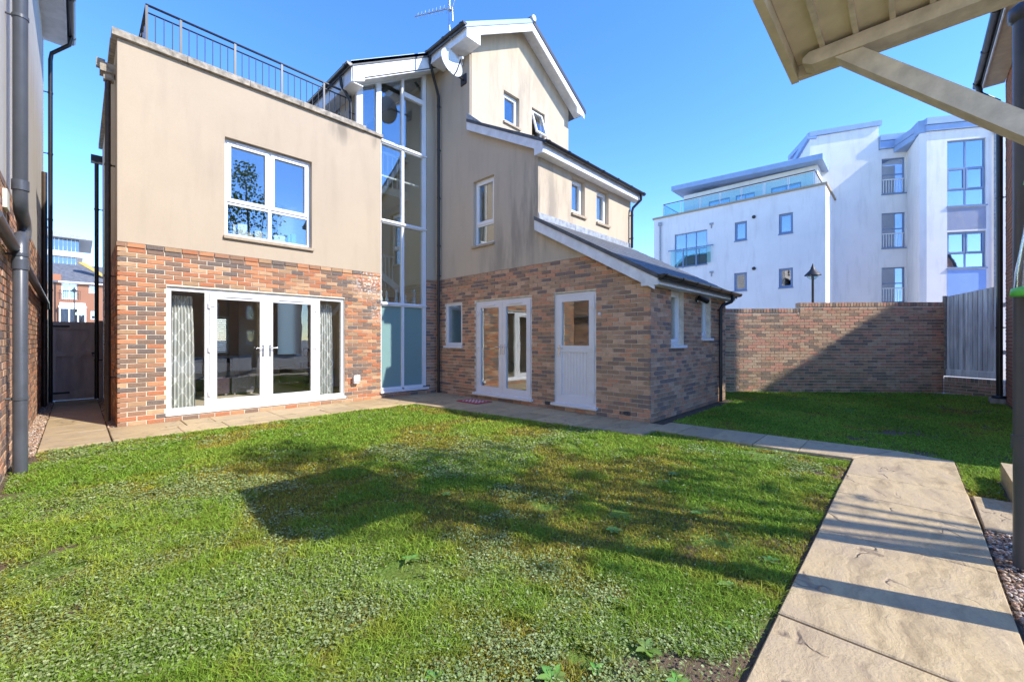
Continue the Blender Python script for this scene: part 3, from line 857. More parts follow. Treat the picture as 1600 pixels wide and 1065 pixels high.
# floors, ceilings and inner walls seen through the glass
MB().bx(0.7, 4.72, 9.03, 13.99, -0.05, 0.11).bx(4.81, 10.0, 9.03, 15.7, -0.05, 0.105).bx(6.64, 9.9, 3.3, 9.02, -0.05, 0.1).build('interior_floor', m_infloor, house)
MB().bx(0.7, 4.72, 9.03, 13.99, 2.5, 2.84).bx(6.64, 9.94, 5.0, 15.7, 2.5, 2.8).bx(6.64, 9.9, 3.3, 4.99, 2.25, 2.32).bx(0.7, 4.72, 9.03, 13.99, 5.5, 5.7).bx(6.64, 9.9, 7.72, 15.7, 5.2, 5.5).bx(6.64, 9.9, 5.65, 7.7, 4.98, 5.0).build('interior_ceiling', m_inwhite, house)
MB().bx(4.721, 4.8, 8.98, 15.9, 0, 5.9).bx(6.3, 6.62, 9.05, 15.9, 0, 8.1).bx(4.82, 6.29, 11.9, 12.0, 0, 7.6).build('interior_wall', m_incream, house)
MB().bx(8.9, 9.0, 3.3, 15.7, 0.1, 2.5).bx(6.65, 8.89, 9.9, 10.0, 0.1, 5.2).bx(8.9, 9.0, 5.7, 15.7, 2.81, 4.97).build('interior_wall', m_inwall, house)
MB().bx(0.71, 4.71, 13.90, 13.98, 0.12, 0.9).bx(0.701, 0.72, 9.04, 13.95, 0.12, 2.49).bx(4.70, 4.72, 9.04, 13.95, 0.12, 2.49).bx(3.2, 3.28, 12.2, 13.95, 0.12, 2.49).build('interior_wall', m_inwall, house)
st = MB().bx(4.82, 6.28, 10.6, 11.88, 2.55, 2.78).bx(4.82, 6.28, 9.9, 11.88, 5.15, 5.35).build('landing', m_incream, house)
for i in range(9):
    MB().bx(5.32 + i * 0.11, 5.35 + i * 0.11, 10.66, 10.69, 2.79, 3.66).build('baluster', m_inwhite, st)
    MB().bx(4.95 + i * 0.14, 4.98 + i * 0.14, 9.96, 9.99, 5.36, 6.2).build('baluster', m_inwhite, st)
MB().bx(5.26, 6.28, 10.64, 10.71, 3.66, 3.72).bx(4.83, 6.28, 9.94, 10.01, 6.2, 6.26).build('handrail', m_inwhite, st)
MB().prism(WXY, [(4.85, 3.5), (6.2, 2.65), (6.2, 2.85), (4.85, 3.72)], 10.3, 10.36).build('string', m_inwhite, st)
MB().prism(WXY, [(4.85, 0.3), (6.2, 1.5), (6.2, 2.5), (4.85, 1.4)], 11.0, 11.05).build('string', m_inwhite, st)

# windows and doors
win = window(house, FA, *W_A, [(0, .5, .34, 1, True), (.5, 1, .34, 1, True), (0, .5, 0, .34, False), (.5, 1, 0, .34, False)], t=-0.09, fw=0.06, vents=True)
window(house, FB, *W_U, [(0, 1, .3, 1, True), (0, 1, 0, .3, False)], t=-0.08)
window(house, FB, *W_S, [(0, 1, 0, 1, False)], t=-0.03, fw=0.075, frame=m_upvc2, sill=m_upvc2)
for w in (W_E1, W_E2):
    window(house, FE, *w, [(0, 1, 0, 1, True)], t=-0.1, sill=m_upvc)
for w in (W_21, W_22):
    window(house, F2, *w, [(0, 1, 0, 1, True)], t=-0.1)
window(house, FG, *W_G1, [(0, 1, 0, 1, True)], t=-0.1)
# the second gable window is pushed open at the bottom
gw = MB().bars(FG, *W_G2, 0.05, -0.16, -0.1).build('window', m_upvc, house)
th_ = R(17)
class Tilt(Fr):
    def w(self, s, t, z):
        dz = z - W_G2[3] + 0.06
        return Fr.w(self, s, -0.09 + t * math.cos(th_) - dz * math.sin(th_), W_G2[3] - 0.06 + dz * math.cos(th_) + t * math.sin(th_))
ft_ = Tilt((0, 7.43), (1, 0), (0, -1))
sa = MB().bars(ft_, W_G2[0] + .045, W_G2[1] - .045, W_G2[2] + .045, W_G2[3] - .045, 0.05, 0.0, 0.045).build('open_sash', m_upvc, gw)
MB().box(ft_, W_G2[0] + .095, W_G2[1] - .095, 0.018, 0.026, W_G2[2] + .095, W_G2[3] - .095).build('pane', m_glass, gw)
MB().box(FG, W_G2[0] - .02, W_G2[1] + .02, -0.12, 0.05, W_G2[2] - .055, W_G2[2] - .004).build('sill', m_sill, gw)
window(house, FS, 9.6, 11.2, 5.9, 6.8, [(0, .5, 0, 1, False), (.5, 1, 0, 1, True)], t=-0.06, sill=None)
for s0, s1, z0, z1 in bh:
    o = window(house, fbk2, s0, s1, z0, z1, [(0, 1, 0, 1, False)], t=-0.1, sill=None)
    for i in range(17):
        zz = z0 + 0.07 + i * 0.056
        MB().add([fbk2.w(s0 + .05, -0.24, zz), fbk2.w(s1 - .05, -0.24, zz), fbk2.w(s1 - .05, -0.20, zz + .03), fbk2.w(s0 + .05, -0.20, zz + .03)], [(0, 1, 2, 3)]).build('shutter_slat', m_inwhite, o)

# french doors, wide set with side lights
fs = MB().bars(FA, 1.007, 3.96, 0.145, 2.215, 0.06, -0.12, -0.05)
fs.box(FA, 1.52, 1.585, -0.118, -0.052, 0.205, 2.155).box(FA, 3.385, 3.46, -0.118, -0.052, 0.205, 2.155)
fset = fs.build('door_frame', m_upvc, house)
MB().box(FA, 1.067, 1.52, -0.09, -0.082, 0.205, 2.155).build('side_light', m_glass_door, fset)
MB().box(FA, 3.46, 3.90, -0.09, -0.082, 0.205, 2.155).build('side_light', m_glass_door, fset)
MB().box(FA, 0.99, 3.98, -0.06, 0.02, 0.10, 0.15).build('threshold', m_upvc, fset)
leaf(house, FA, 1.587, 2.466, 0.20, 2.16, -0.035, 'l', m_upvc)
leaf(house, FA, 2.474, 3.383, 0.20, 2.16, -0.035, 'r', m_upvc)
fset = MB().bars(FB, 5.536, 7.252, 0.145, 2.215, 0.05, -0.10, -0.03).build('door_frame', m_upvc2, house)
MB().box(FB, 5.50, 7.29, -0.05, 0.07, 0.10, 0.145).build('threshold', m_upvc2, fset)
leaf(house, FB, 5.588, 6.392, 0.195, 2.163, -0.018, 'l', m_upvc2, glass=m_glass)
leaf(house, FB, 6.398, 7.20, 0.195, 2.163, -0.018, 'r', m_upvc2, glass=m_glass)
fset = MB().bars(FB, 4.028, 4.952, 0.145, 2.215, 0.05, -0.10, -0.03).build('door_frame', m_upvc2, house)
MB().box(FB, 3.98, 5.0, -0.05, 0.07, 0.10, 0.145).build('threshold', m_upvc2, fset)
leaf(house, FB, 4.08, 4.90, 0.195, 2.163, -0.018, 'l', m_upvc2, vent=False, panel=True, glass=m_glass)

# stair window: posts, rails and panes under the sloping roof
topz = lambda u: zt(u) - 0.44
sw = MB()
for a, b, z0 in ((4.24, 4.38, 5.7), (4.71, 4.83, 5.7), (5.36, 5.425, 0.2), (5.95, 6.05, 0.2)):
    sw.prism(FT, [(a, z0), (b, z0), (b, topz(b) + .02), (a, topz(a) + .02)], -0.10, -0.01)
sw.box(FT, 4.803, 4.83, -0.10, -0.01, 0.2, 5.7)
for z0, z1 in ((0.17, 0.24), (2.13, 2.22), (4.04, 4.13), (5.86, 5.96), (7.18, 7.29)):
    for a, b in ((4.83, 5.36), (5.425, 5.95)):
        if z0 < topz(a) - .2:
            sw.box(FT, a, b, -0.098, 0.002, z0, z1)
sw.box(FT, 4.38, 4.71, -0.098, -0.004, 5.86, 5.95)
sw.prism(FT, [(4.24, topz(4.24)), (6.05, topz(6.05)), (6.05, topz(6.05) + .12), (4.24, topz(4.24) + .12)], -0.102, -0.006)
swo = sw.build('stair_window', m_upvc, house)
MB().box(FT, 4.78, 6.09, -0.05, 0.06, 0.12, 0.168).build('sill', m_upvc, swo)
for z0, z1 in ((2.16, 2.19), (4.07, 4.10), (5.89, 5.93)):
    MB().box(FT, 4.83, 6.05, 0.003, 0.03, z0, z1).build('transom_trim', m_upvc, swo)
for a, b in ((4.83, 5.36), (5.425, 5.95)):
    for i, (z0, z1) in enumerate(((0.24, 2.13), (2.22, 4.04), (4.13, 5.86), (5.96, 7.18))):
        zz1 = min(z1, topz(a)) if i == 3 else z1
        MB().box(FT, a, b, -0.06, -0.052, z0, zz1).build('frosted_pane' if i == 0 else 'pane', m_frost if i == 0 else m_glass, swo)
    if topz(b) > 7.3:
        MB().prism(FT, [(a, 7.29), (b, 7.29), (b, topz(b)), (a, max(7.29, topz(a)))] if topz(a) > 7.3 else [(a + (7.29 - topz(a)) / .588, 7.29), (b, 7.29), (b, topz(b))], -0.06, -0.052).build('pane', m_glass, swo)
MB().prism(FT, [(4.38, 5.95), (4.71, 5.95), (4.71, topz(4.71)), (4.38, topz(4.38))], -0.06, -0.052).build('pane', m_glass, swo)
MB().box(FT, 4.84, 5.94, -0.2, -0.16, 5.17, 5.21).build('inner_rail', m_inwhite, swo)

# roofs
roof = MB().prism(WXY, [(5.86, zt(5.86)), (8.14, 9.625), (10.55, zt(10.55)), (10.55, zt(10.55) - .1), (8.14, 9.51), (5.86, zt(5.86) - .1)], 7.06, 8.44)\
    .prism(WXY, [(3.92, zt(3.92)), (8.14, 9.62), (10.55, zt(10.55) - .004), (10.55, zt(10.55) - .1), (8.14, 9.51), (3.92, zt(3.92) - .1)], 8.44, 16.3).build('roof', m_slate, house)
MB().prism(WXY, [(8.02, 9.57), (8.06, 9.66), (8.14, 9.70), (8.22, 9.66), (8.26, 9.57)], 7.03, 16.3).build('ridge_tile', m_slate, roof)
MB().tube([(8.14, 7.0, 9.63), (8.14, 7.06, 9.63)], 0.075, 16).build('ridge_end_cap', m_dish, roof)
for k in range(12):
    v0 = 5.36 - (k + 1) * 0.215
    if v0 > 2.7:
        MB().prism(WYX, [(v0, lE(v0) + .012), (v0 + .24, lE(v0 + .24) + .004), (v0 + .24, lE(v0 + .24) - .02), (v0, lE(v0) - .004)], 6.28, 10.2).build('slate_course', m_slate, roof)
MB().prism(WYX, [(7.43, l2(7.43)), (7.43, l2(7.43) - .08), (5.12, l2(5.12) - .08), (5.12, l2(5.12))], 6.27, 10.32).build('lean_to_roof', m_slate, house)
MB().prism(WYX, [(5.36, lE(5.36) - .01), (5.36, lE(5.36) - .09), (2.80, lE(2.80) - .09), (2.80, lE(2.80) - .01)], 6.27, 10.2).build('lean_to_roof', m_slate, house)

def slope_board(name, F, pts, dep, t0, t1, mat=m_board, par=house):
    (a, za), (b, zb) = pts
    return MB().prism(F, [(a, za), (b, zb), (b, zb - dep), (a, za - dep)], t0, t1).build(name, mat, par)
FGo = Fr((0, 7.06), (1, 0), (0, -1))
slope_board('bargeboard', FGo, ((5.95, zt(5.95) - .09), (8.14, 9.52)), 0.20, -0.03, 0.0)
slope_board('bargeboard', FGo, ((8.14, 9.52), (10.5, zt(10.5) - .09)), 0.20, -0.03, 0.0)
slope_board('verge_trim', FGo, ((5.88, zt(5.88) + .012), (8.14, 9.637)), 0.11, 0.002, 0.02, m_bluet)
slope_board('verge_trim', FGo, ((8.14, 9.637), (10.55, zt(10.55) + .012)), 0.11, 0.002, 0.02, m_rail)
for s0, s1, zc in ((5.93, 6.33, 8.02), (10.12, 10.5, 8.0)):
    MB().prism(FGo, [(s0, zc), (s1, zc), (s1, zt(s1) - .2), (s0, zt(s0) - .1)], -0.032, 0.003).build('box_end', m_board, house)
MB().prism(FG, [(6.36, zt(6.36) - .13), (8.14, 9.49), (8.14, 9.47), (6.36, zt(6.36) - .15)], 0.006, 0.34).prism(FG, [(8.14, 9.49), (10.5, zt(10.5) - .13), (10.5, zt(10.5) - .15), (8.14, 9.47)], 0.006, 0.34).build('soffit', m_board, house)
MB().bx(5.94, 6.34, 7.1, 8.44, 8.03, 8.05).build('soffit', m_board, house)
MB().bx(5.92, 5.94, 7.09, 8.44, 8.02, 8.26).build('fascia', m_board, house)
gutter(house, (5.86, 7.03, 8.29), (5.86, 8.52, 8.29), 0.06, m_black, 3)
# barge and eave of the stair tower
FTo = Fr((0, 8.46), (1, 0), (0, -1))
slope_board('bargeboard', FTo, ((4.0, zt(4.0) - .07), (5.93, zt(5.93) - .07)), 0.30, -0.03, 0.0)
slope_board('verge_trim', FTo, ((3.95, zt(3.95) + .012), (5.9, zt(5.9) + .012)), 0.08, 0.002, 0.02, m_bluet)
MB().prism(FTo, [(4.0, zt(4.0) - .42), (4.26, zt(4.26) - .46), (4.26, zt(4.26) - .3), (4.0, zt(4.0) - .1)], -0.032, 0.003).build('box_end', m_board, house)
MB().prism(FT, [(4.02, zt(4.02) - .40), (6.34, zt(6.34) - .40), (6.34, zt(6.34) - .42), (4.02, zt(4.02) - .42)], 0.0, 0.31).build('soffit', m_board, house)
MB().bx(3.98, 4.0, 8.48, 16.2, zt(4) - .42, zt(4) - .06).build('fascia', m_board, house)
MB().bx(4.0, 4.24, 8.48, 16.2, zt(4) - .43, zt(4) - .41).build('soffit', m_board, house)
gutter(house, (3.92, 8.44, zt(3.92) - .02), (3.92, 16.2, zt(3.92) - .02), 0.06, m_black, 8)
downpipe(house, [(3.93, 8.9, 7.0), (3.95, 8.9, 6.85), (4.16, 8.92, 6.6), (4.17, 8.92, 6.4), (4.17, 8.92, 5.8)], 0.035, m_black, (6.35, 6.0), n=(-1, 0))
# dormer further back on the same slope
MB().prism(WXY, [(3.45, 7.9), (4.6, 7.9), (4.6, 7.2), (3.45, 7.0)], 12.2, 15.5).build('dormer_box', m_board, house)
gutter(house, (3.40, 11.9, 7.72), (3.40, 15.4, 7.72), 0.07, m_black, 3)
# lean-to verges, fascias, gutters
FBo = Fr((6.27, 0), (0, 1), (-1, 0))
slope_board('bargeboard', FBo, ((5.2, l2(5.2) - .05), (7.44, l2(7.44) - .05)), 0.19, 0.0, 0.03)
slope_board('verge_trim', FBo, ((5.12, l2(5.12) + .012), (7.44, l2(7.44) + .012)), 0.07, 0.0, 0.04, m_slate)
MB().prism(FBo, [(5.16, 4.98), (5.37, 4.98), (5.37, l2(5.37) - .1), (5.16, l2(5.16) - .03)], 0.0, 0.034).build('box_end', m_board, house)
MB().bx(6.25, 10.3, 5.15, 5.17, 4.99, l2(5.15) - .08).build('fascia', m_board, house)
MB().bx(6.25, 10.3, 5.17, 5.355, 4.99, 5.01).build('soffit', m_board, house)
gutter(house, (6.21, 5.09, 5.19), (10.36, 5.09, 5.19), 0.058, m_black, 7)
MB().prism(FBo, [(6.95, l2(6.95) + .02), (7.44, l2(7.44) + .02), (7.44, l2(7.44) + .16)], -0.02, 0.02).build('lead_upstand', m_lead, house)
slope_board('bargeboard', FBo, ((2.9, lE(2.9) - .06), (5.37, lE(5.37) - .06)), 0.20, 0.0, 0.03)
slope_board('verge_trim', FBo, ((2.82, lE(2.82) + .012), (5.37, lE(5.37) + .012)), 0.075, 0.0, 0.045, m_slate)
MB().prism(FBo, [(2.84, 2.20), (3.12, 2.20), (3.12, lE(3.12) - .1), (2.84, lE(2.84) - .03)], 0.0, 0.034).build('box_end', m_board, house)
MB().bx(6.25, 10.16, 2.83, 2.85, 2.21, lE(2.83) - .09).build('fascia', m_board, house)
MB().bx(6.25, 10.16, 2.85, 3.01, 2.21, 2.23).build('soffit', m_board, house)
gutter(house, (6.20, 2.765, 2.355), (10.25, 2.765, 2.355), 0.06, m_black, 7)
for a, b in ((6.36, 7.6), (7.61, 8.9), (8.91, 10.1)):
    MB().box(F2, a, b, 0.006, 0.018, 3.70, 3.88).box(F2, a, b, 0.006, 0.16, 3.66, 3.70).build('lead_flashing', m_lead, house)

# coping stones on the parapet, railing round the roof terrace
cx = [0.355, 1.27, 2.18, 3.1, 4.02, 4.42]
for a, b in zip(cx[:-1], cx[1:]):
    MB().prism(Fr((0, 8.75), (0, 1), (1, 0)), [(-0.065, 5.955), (0.28, 5.955), (0.28, 6.085), (-0.065, 6.06)], a + .003, b - .003).build('coping_stone', m_stone, house)
MB().prism(Fr((0, 8.75), (0, 1), (1, 0)), [(-0.05, 5.955), (0.02, 5.955), (0.02, 6.04), (-0.05, 6.02)], 4.423, 4.83).build('coping_stone', m_stone, house)
for a in range(5):
    MB().prism(WXY, [(0.35, 5.955), (0.68, 5.955), (0.68, 6.085), (0.35, 6.06)], 9.034 + a * 1.03, 10.05 + a * 1.03).build('coping_stone', m_stone, house)
MB().bx(0.7, 4.24, 9.03, 14.0, 5.72, 5.75).build('terrace_deck', m_slate, house)
rl = MB().tube([(0.78, 14.0, 6.8), (0.78, 9.0, 6.8), (4.22, 9.0, 6.8)], 0.022, 8).tube([(0.78, 14.0, 6.68), (0.78, 9.0, 6.68), (4.22, 9.0, 6.68)], 0.014, 6).build('railing', m_rail, house)
posts = [0.78, 1.22, 2.01, 2.8, 3.62, 4.2]
for i, x in enumerate(posts):
    MB().bx(x - .017, x + .017, 8.983, 9.017, 5.75, 6.785).build('post', m_rail, rl)
    if i + 1 < len(posts):
        n = [3, 6, 6, 6, 4][i]
        for k in range(n):
            xx = x + (posts[i + 1] - x) * (k + 1) / (n + 1)
            MB().tube([(xx, 9.0, 5.95), (xx, 9.0, 6.675)], 0.007, 6).build('baluster', m_rail, rl)
for j in range(24):
    yy = 9.2 + j * 0.2
    (MB().bx(.764, .796, yy - .016, yy + .016, 5.75, 6.785) if j % 4 == 3 else MB().tube([(.78, yy, 5.95), (.78, yy, 6.675)], 0.007, 6)).build('post' if j % 4 == 3 else 'baluster', m_rail, rl)

# rainwater pipes
p1 = downpipe(house, [(0.33, 9.15, 5.5), (0.33, 9.15, 0.06)], 0.036, m_brownp, (0.75, 2.35, 4.1), n=(-1, 0))
MB().bx(0.24, 0.415, 9.05, 9.27, 5.52, 5.66).bx(0.28, 0.40, 9.09, 9.21, 5.42, 5.52).bx(0.20, 0.30, 9.10, 9.2, 5.60, 5.72).build('hopper', m_stone, p1)
p2 = downpipe(house, [(0.29, 12.9, 5.2), (0.29, 12.9, 0.06)], 0.036, m_black, (0.9, 2.6, 4.2), n=(-1, 0))
MB().bx(0.20, 0.38, 12.8, 13.0, 5.22, 5.36).build('hopper', m_black, p2)
downpipe(house, [(5.88, 8.38, 8.2), (5.92, 8.42, 8.05), (6.1, 8.52, 7.8), (6.22, 8.56, 7.6), (6.27, 8.56, 7.45), (6.27, 8.56, 0.03)], 0.034, m_black, (7.2, 6.1, 4.9, 3.7, 2.95, 2.0, 0.7), n=(-1, 0))
downpipe(house, [(9.78, 2.765, 2.33), (9.78, 2.77, 2.22), (9.74, 2.79, 2.16), (9.58, 2.92, 2.08), (9.55, 2.945, 2.0), (9.55, 2.945, 0.02)], 0.034, m_black, (1.98, 0.55))
downpipe(house, [(10.2, 5.09, 5.14), (10.2, 5.1, 5.0), (10.08, 5.26, 4.8), (10.06, 5.28, 4.7), (10.06, 5.28, 3.75)], 0.034, m_black, (4.6, 4.0))
for v0 in (4.98, 3.36):
    ab = MB().box(FB, v0, v0 + 0.21, -0.02, 0.002, 0.08, 0.145).build('air_brick', m_iron, house)
    for k in range(4):
        MB().box(FB, v0 + .006 + k * .052, v0 + .044 + k * .052, 0.0021, 0.006, 0.09, 0.135).build('grille', m_greyp, ab)
MB().box(FB, 3.93, 3.97, 0.0, 0.02, 1.78, 1.82).build('sensor', m_upvc, house)
MB().box(FA, 4.13, 4.24, 0.0, 0.09, 0.40, 0.54).box(FA, 4.12, 4.25, 0.09, 0.11, 0.44, 0.58).build('wall_vent', m_upvc, house)

# ------------------------------------------------------------------ things on and in the house
lamp = thing('wall_lamp', 'black outdoor wall lamp between two narrow windows of the brick extension', 'lamp', (8.33, 2.98, 2.1))
MB().tube([(8.33, 3.01, 2.12), (8.33, 2.985, 2.12)], 0.05, 14).build('back_plate', m_black, lamp)
MB().tube([(8.33, 2.985, 2.12), (8.33, 2.9, 2.13)], 0.018, 8).build('arm', m_black, lamp)
MB().tube([(8.24, 2.93, 2.15), (8.33, 2.89, 2.12), (8.44, 2.85, 2.09)], 0.045, 14, r1=0.055).build('lamp_head', m_black, lamp)

dish = thing('satellite_dish', 'pale grey satellite dish on a bracket under the main gutter', 'satellite dish', (6.34, 7.62, 7.3))
dc = Vector((5.80, 7.42, 7.55))
dn = Vector((0.02, -0.95, 0.22)).normalized()
dx = dn.cross(Vector((0, 0, 1))).normalized()
dy = dx.cross(dn)
rings, seg = 7, 36
vs, fs = [dc - dn * 0.07], []
for i in range(1, rings + 1):
    r = i / rings
    for k in range(seg):
        a = 2 * math.pi * k / seg
        vs.append(dc + dx * (0.29 * r * math.cos(a)) + dy * (0.33 * r * math.sin(a)) + dn * (0.07 * (r * r - 1)))
fs += [(0, 1 + k, 1 + (k + 1) % seg) for k in range(seg)]
for i in range(rings - 1):
    fs += [(1 + i * seg + k, 1 + (i + 1) * seg + k, 1 + (i + 1) * seg + (k + 1) % seg, 1 + i * seg + (k + 1) % seg) for k in range(seg)]
mbd = MB().add(vs, fs, True)
mbd.tube([dc + dx * (0.29 * math.cos(2 * math.pi * k / 24)) + dy * (0.33 * math.sin(2 * math.pi * k / 24)) for k in range(25)], 0.008, 6, caps=False)
mbd.build('reflector', m_dish, dish)
foc = dc + dn * 0.30 - dy * 0.12
MB().tube([dc - dy * 0.33, dc - dy * 0.3 + dn * 0.1, foc], 0.013, 8).build('feed_arm', m_iron, dish)
MB().tube([foc - dn * .05 + dy * .02, foc + dn * 0.05 - dy * .03], 0.028, 12).build('feed_horn', m_dish, dish)
MB().tube([dc - dn * 0.08, dc - dn * 0.2, Vector((6.33, 7.66, 7.5))], 0.022, 8).bx(6.325, 6.345, 7.56, 7.76, 7.38, 7.62).build('bracket', m_iron, dish)

aer = thing('television_aerial', 'metal television aerial on a cranked mast above the main gutter', 'aerial', (6.33, 7.69, 7.9))
MB().tube([(6.33, 7.69, 7.85), (6.28, 7.69, 8.0), (6.0, 7.62, 8.12), (5.86, 7.56, 8.25), (5.85, 7.58, 8.45), (5.85, 7.58, 9.05)], 0.019, 10).build('mast', m_alu, aer)
b0, b1 = Vector((5.87, 7.50, 8.86)), Vector((5.62, 8.62, 9.12))
MB().tube([b0, b1], 0.016, 8).build('boom', m_alu, aer)
bd = (b1 - b0).normalized()
cr = bd.cross(Vector((0, 0, 1))).normalized()
upv = cr.cross(bd)
for k in range(9):
    c = b0 + (b1 - b0) * (0.12 + 0.1 * k)
    MB().tube([c - upv * (0.10 - .004 * k), c + upv * (0.10 - .004 * k)], 0.008, 6).build('element', m_alu, aer)
for s in (-1, 1):
    MB().tube([b0, b0 + upv * (0.3 * s) - bd * 0.08], 0.014, 6).build('reflector_bar', m_alu, aer)
MB().bx(5.82, 5.89, 7.52, 7.6, 8.82, 8.9).build('clamp', m_dish, aer)

o = MB().poly([(5.68, 6.45), (6.12, 6.45), (6.12, 7.11), (5.68, 7.11)], 0.016, 0.030).build('doormat', m_mat)
tag(o, 'red patterned doormat on the paving before the double doors', 'doormat')

def curtain(s0, s1, label):
    mb = MB()
    n, rows = 70, 24
    vs = []
    for j in range(rows + 1):
        z = 0.16 + (2.1 - 0.16) * j / rows
        f = 1 - 0.18 * (j / rows) ** 2
        for i in range(n + 1):
            a = i / n
            s = s0 + (s1 - s0) * (a * f + (1 - f) * 0.3)
            y = 9.07 + 0.035 * math.sin(a * 40 + 0.3 * math.sin(j * .3)) * (1 - .4 * j / rows)
            vs.append((s, y, z))
    fs = [(j * (n + 1) + i, j * (n + 1) + i + 1, (j + 1) * (n + 1) + i + 1, (j + 1) * (n + 1) + i) for j in range(rows) for i in range(n)]
    mb.add(vs, fs, True)
    tag(mb.build('curtain', m_curtain), label, 'curtain', 'curtains beside the french doors')
curtain(1.10, 1.43, 'grey curtain with white trellis pattern, behind the glass nearest the side gate')
curtain(3.50, 3.86, 'grey patterned curtain behind the side glass nearest the wall vent')

sofa = thing('sofa', 'low sage and charcoal sofa inside the french door room', 'sofa', (1.9, 12.6, 0.11))
MB().bx(0.8, 2.9, 12.3, 13.2, 0.12, 0.42).build('seat', m_charcoal, sofa)
MB().bx(0.8, 2.9, 13.2, 13.45, 0.12, 0.85).build('backrest', m_charcoal, sofa)
MB().bx(1.7, 2.75, 12.32, 13.15, 0.43, 0.56).build('cushion', m_sage, sofa)
MB().bx(1.9, 2.7, 12.5, 13.18, 0.57, 0.75).build('cushion', m_beige, sofa)
for i, (x0, x1, mt, lb) in enumerate(((1.2, 1.75, m_charcoal, 'dark square stool behind the patterned curtain in the french door room'), (1.95, 2.35, m_mauve, 'mauve velvet cube stool inside the french doors'), (2.4, 2.85, m_greyfab, 'grey buttoned cube stool inside the french doors'))):
    t = thing('stool', lb, 'stool', ((x0 + x1) / 2, 11.2, 0.11), 'cube stools inside the french doors')
    MB().bx(x0, x1, 11.0, 11.42, 0.14, 0.5).build('cube_seat', mt, t)
    for sx in (x0 + .04, x1 - .08):
        MB().bx(sx, sx + .04, 11.03, 11.07, 0.111, 0.139).build('foot', m_chrome, t)
cab = thing('media_cabinet', 'dark glass fronted cabinet inside the french doors', 'cabinet', (4.3, 12, 0.11))
MB().bx(3.95, 4.68, 11.0, 12.9, 0.15, 0.55).build('carcass', m_charcoal, cab)
MB().bx(3.93, 4.69, 10.98, 12.92, 0.56, 0.59).build('top', m_greyfab, cab)
orn = thing('ornament', 'dark curled leaf ornament on the cabinet', 'ornament', (4.2, 11.6, 0.6))
MB().bx(4.08, 4.32, 11.5, 11.7, 0.6, 0.75).build('plinth', m_iron, orn)
MB().tube([(4.2 + .12 * math.cos(a) * (1 - a / 9), 11.6, 0.95 + .14 * math.sin(a) + a * .02) for a in [i * .35 for i in range(18)]], 0.03, 8, r1=0.008).build('curl', m_iron, orn)
o = MB().bx(4.4, 4.6, 11.3, 11.45, 0.6, 0.9).build('gift_box', m_pink)
tag(o, 'bright pink box on the dark cabinet inside the french doors', 'box')
o = MB().bx(4.4, 4.58, 11.31, 11.44, 0.905, 1.05).build('gift_box', m_blue2)
tag(o, 'small blue box stacked on a pink box inside the french doors', 'box')
dr = thing('inner_door', 'white panelled inner door at the back of the room with stools', 'door', (3.7, 13.93, 0.11))
MB().bx(3.35, 4.1, 13.90, 13.94, 0.12, 2.1).build('door_leaf', m_inwhite, dr)
for z0, z1 in ((0.3, 0.95), (1.1, 1.95)):
    for x0 in (3.45, 3.78):
        MB().bx(x0, x0 + .24, 13.885, 13.899, z0, z1).build('door_panel', m_inwhite, dr)

# things standing on the first-floor sill
sill_y = 9.0
MB().bx(1.75, 3.33, 8.92, 9.25, 3.13, 3.19).build('window_board', m_inwhite, house)
items = [(1.98, 2.02, 3.47, m_paper, 'thin white booklet standing on the upstairs sill beside a tan card', 'booklet'),
         (2.06, 2.20, 3.50, m_paper, 'white folded card standing on the upstairs sill', 'card'),
         (2.21, 2.30, 3.36, m_beige, 'tan card leaning on the upstairs sill', 'card'),
         (2.34, 2.62, 3.42, m_paper, 'low white box on the upstairs sill', 'box'),
         (2.66, 2.86, 3.40, m_dish, 'pale grey box on the upstairs sill below the casement', 'box'),
         (2.92, 2.96, 3.44, m_blue2, 'thin blue book standing on the upstairs sill', 'book'),
         (2.98, 3.06, 3.47, m_blue2, 'thick blue book standing on the upstairs sill', 'book')]
for a, b, z, mt, lb, ct in items:
    o = MB().bx(a, b, 9.0, 9.1 if b - a > .1 else 9.16, 3.191, z).build(ct if ct != 'box' else 'storage_box', mt)
    tag(o, lb, ct)
for i, (x, hgt) in enumerate(((4.90, 0.30), (5.05, 0.28), (5.30, 0.34), (5.55, 0.22), (5.80, 0.38))):
    o = MB().lathe((x, 8.93, 2.225), [(0.0, 0), (0.035, 0.0), (0.05, hgt * .2), (0.03, hgt * .45), (0.018, hgt * .55), (0.034, hgt * .75), (0.036, hgt * .85), (0.012, hgt * .97), (0.0, hgt)], 14).build('vase', m_vase)
    tag(o, 'slender pale vase on the first ledge of the stair window', 'vase', 'vases on the stair window ledge')
MB().bx(4.83, 6.29, 8.86, 9.02, 2.19, 2.224).build('window_board', m_inwhite, house)

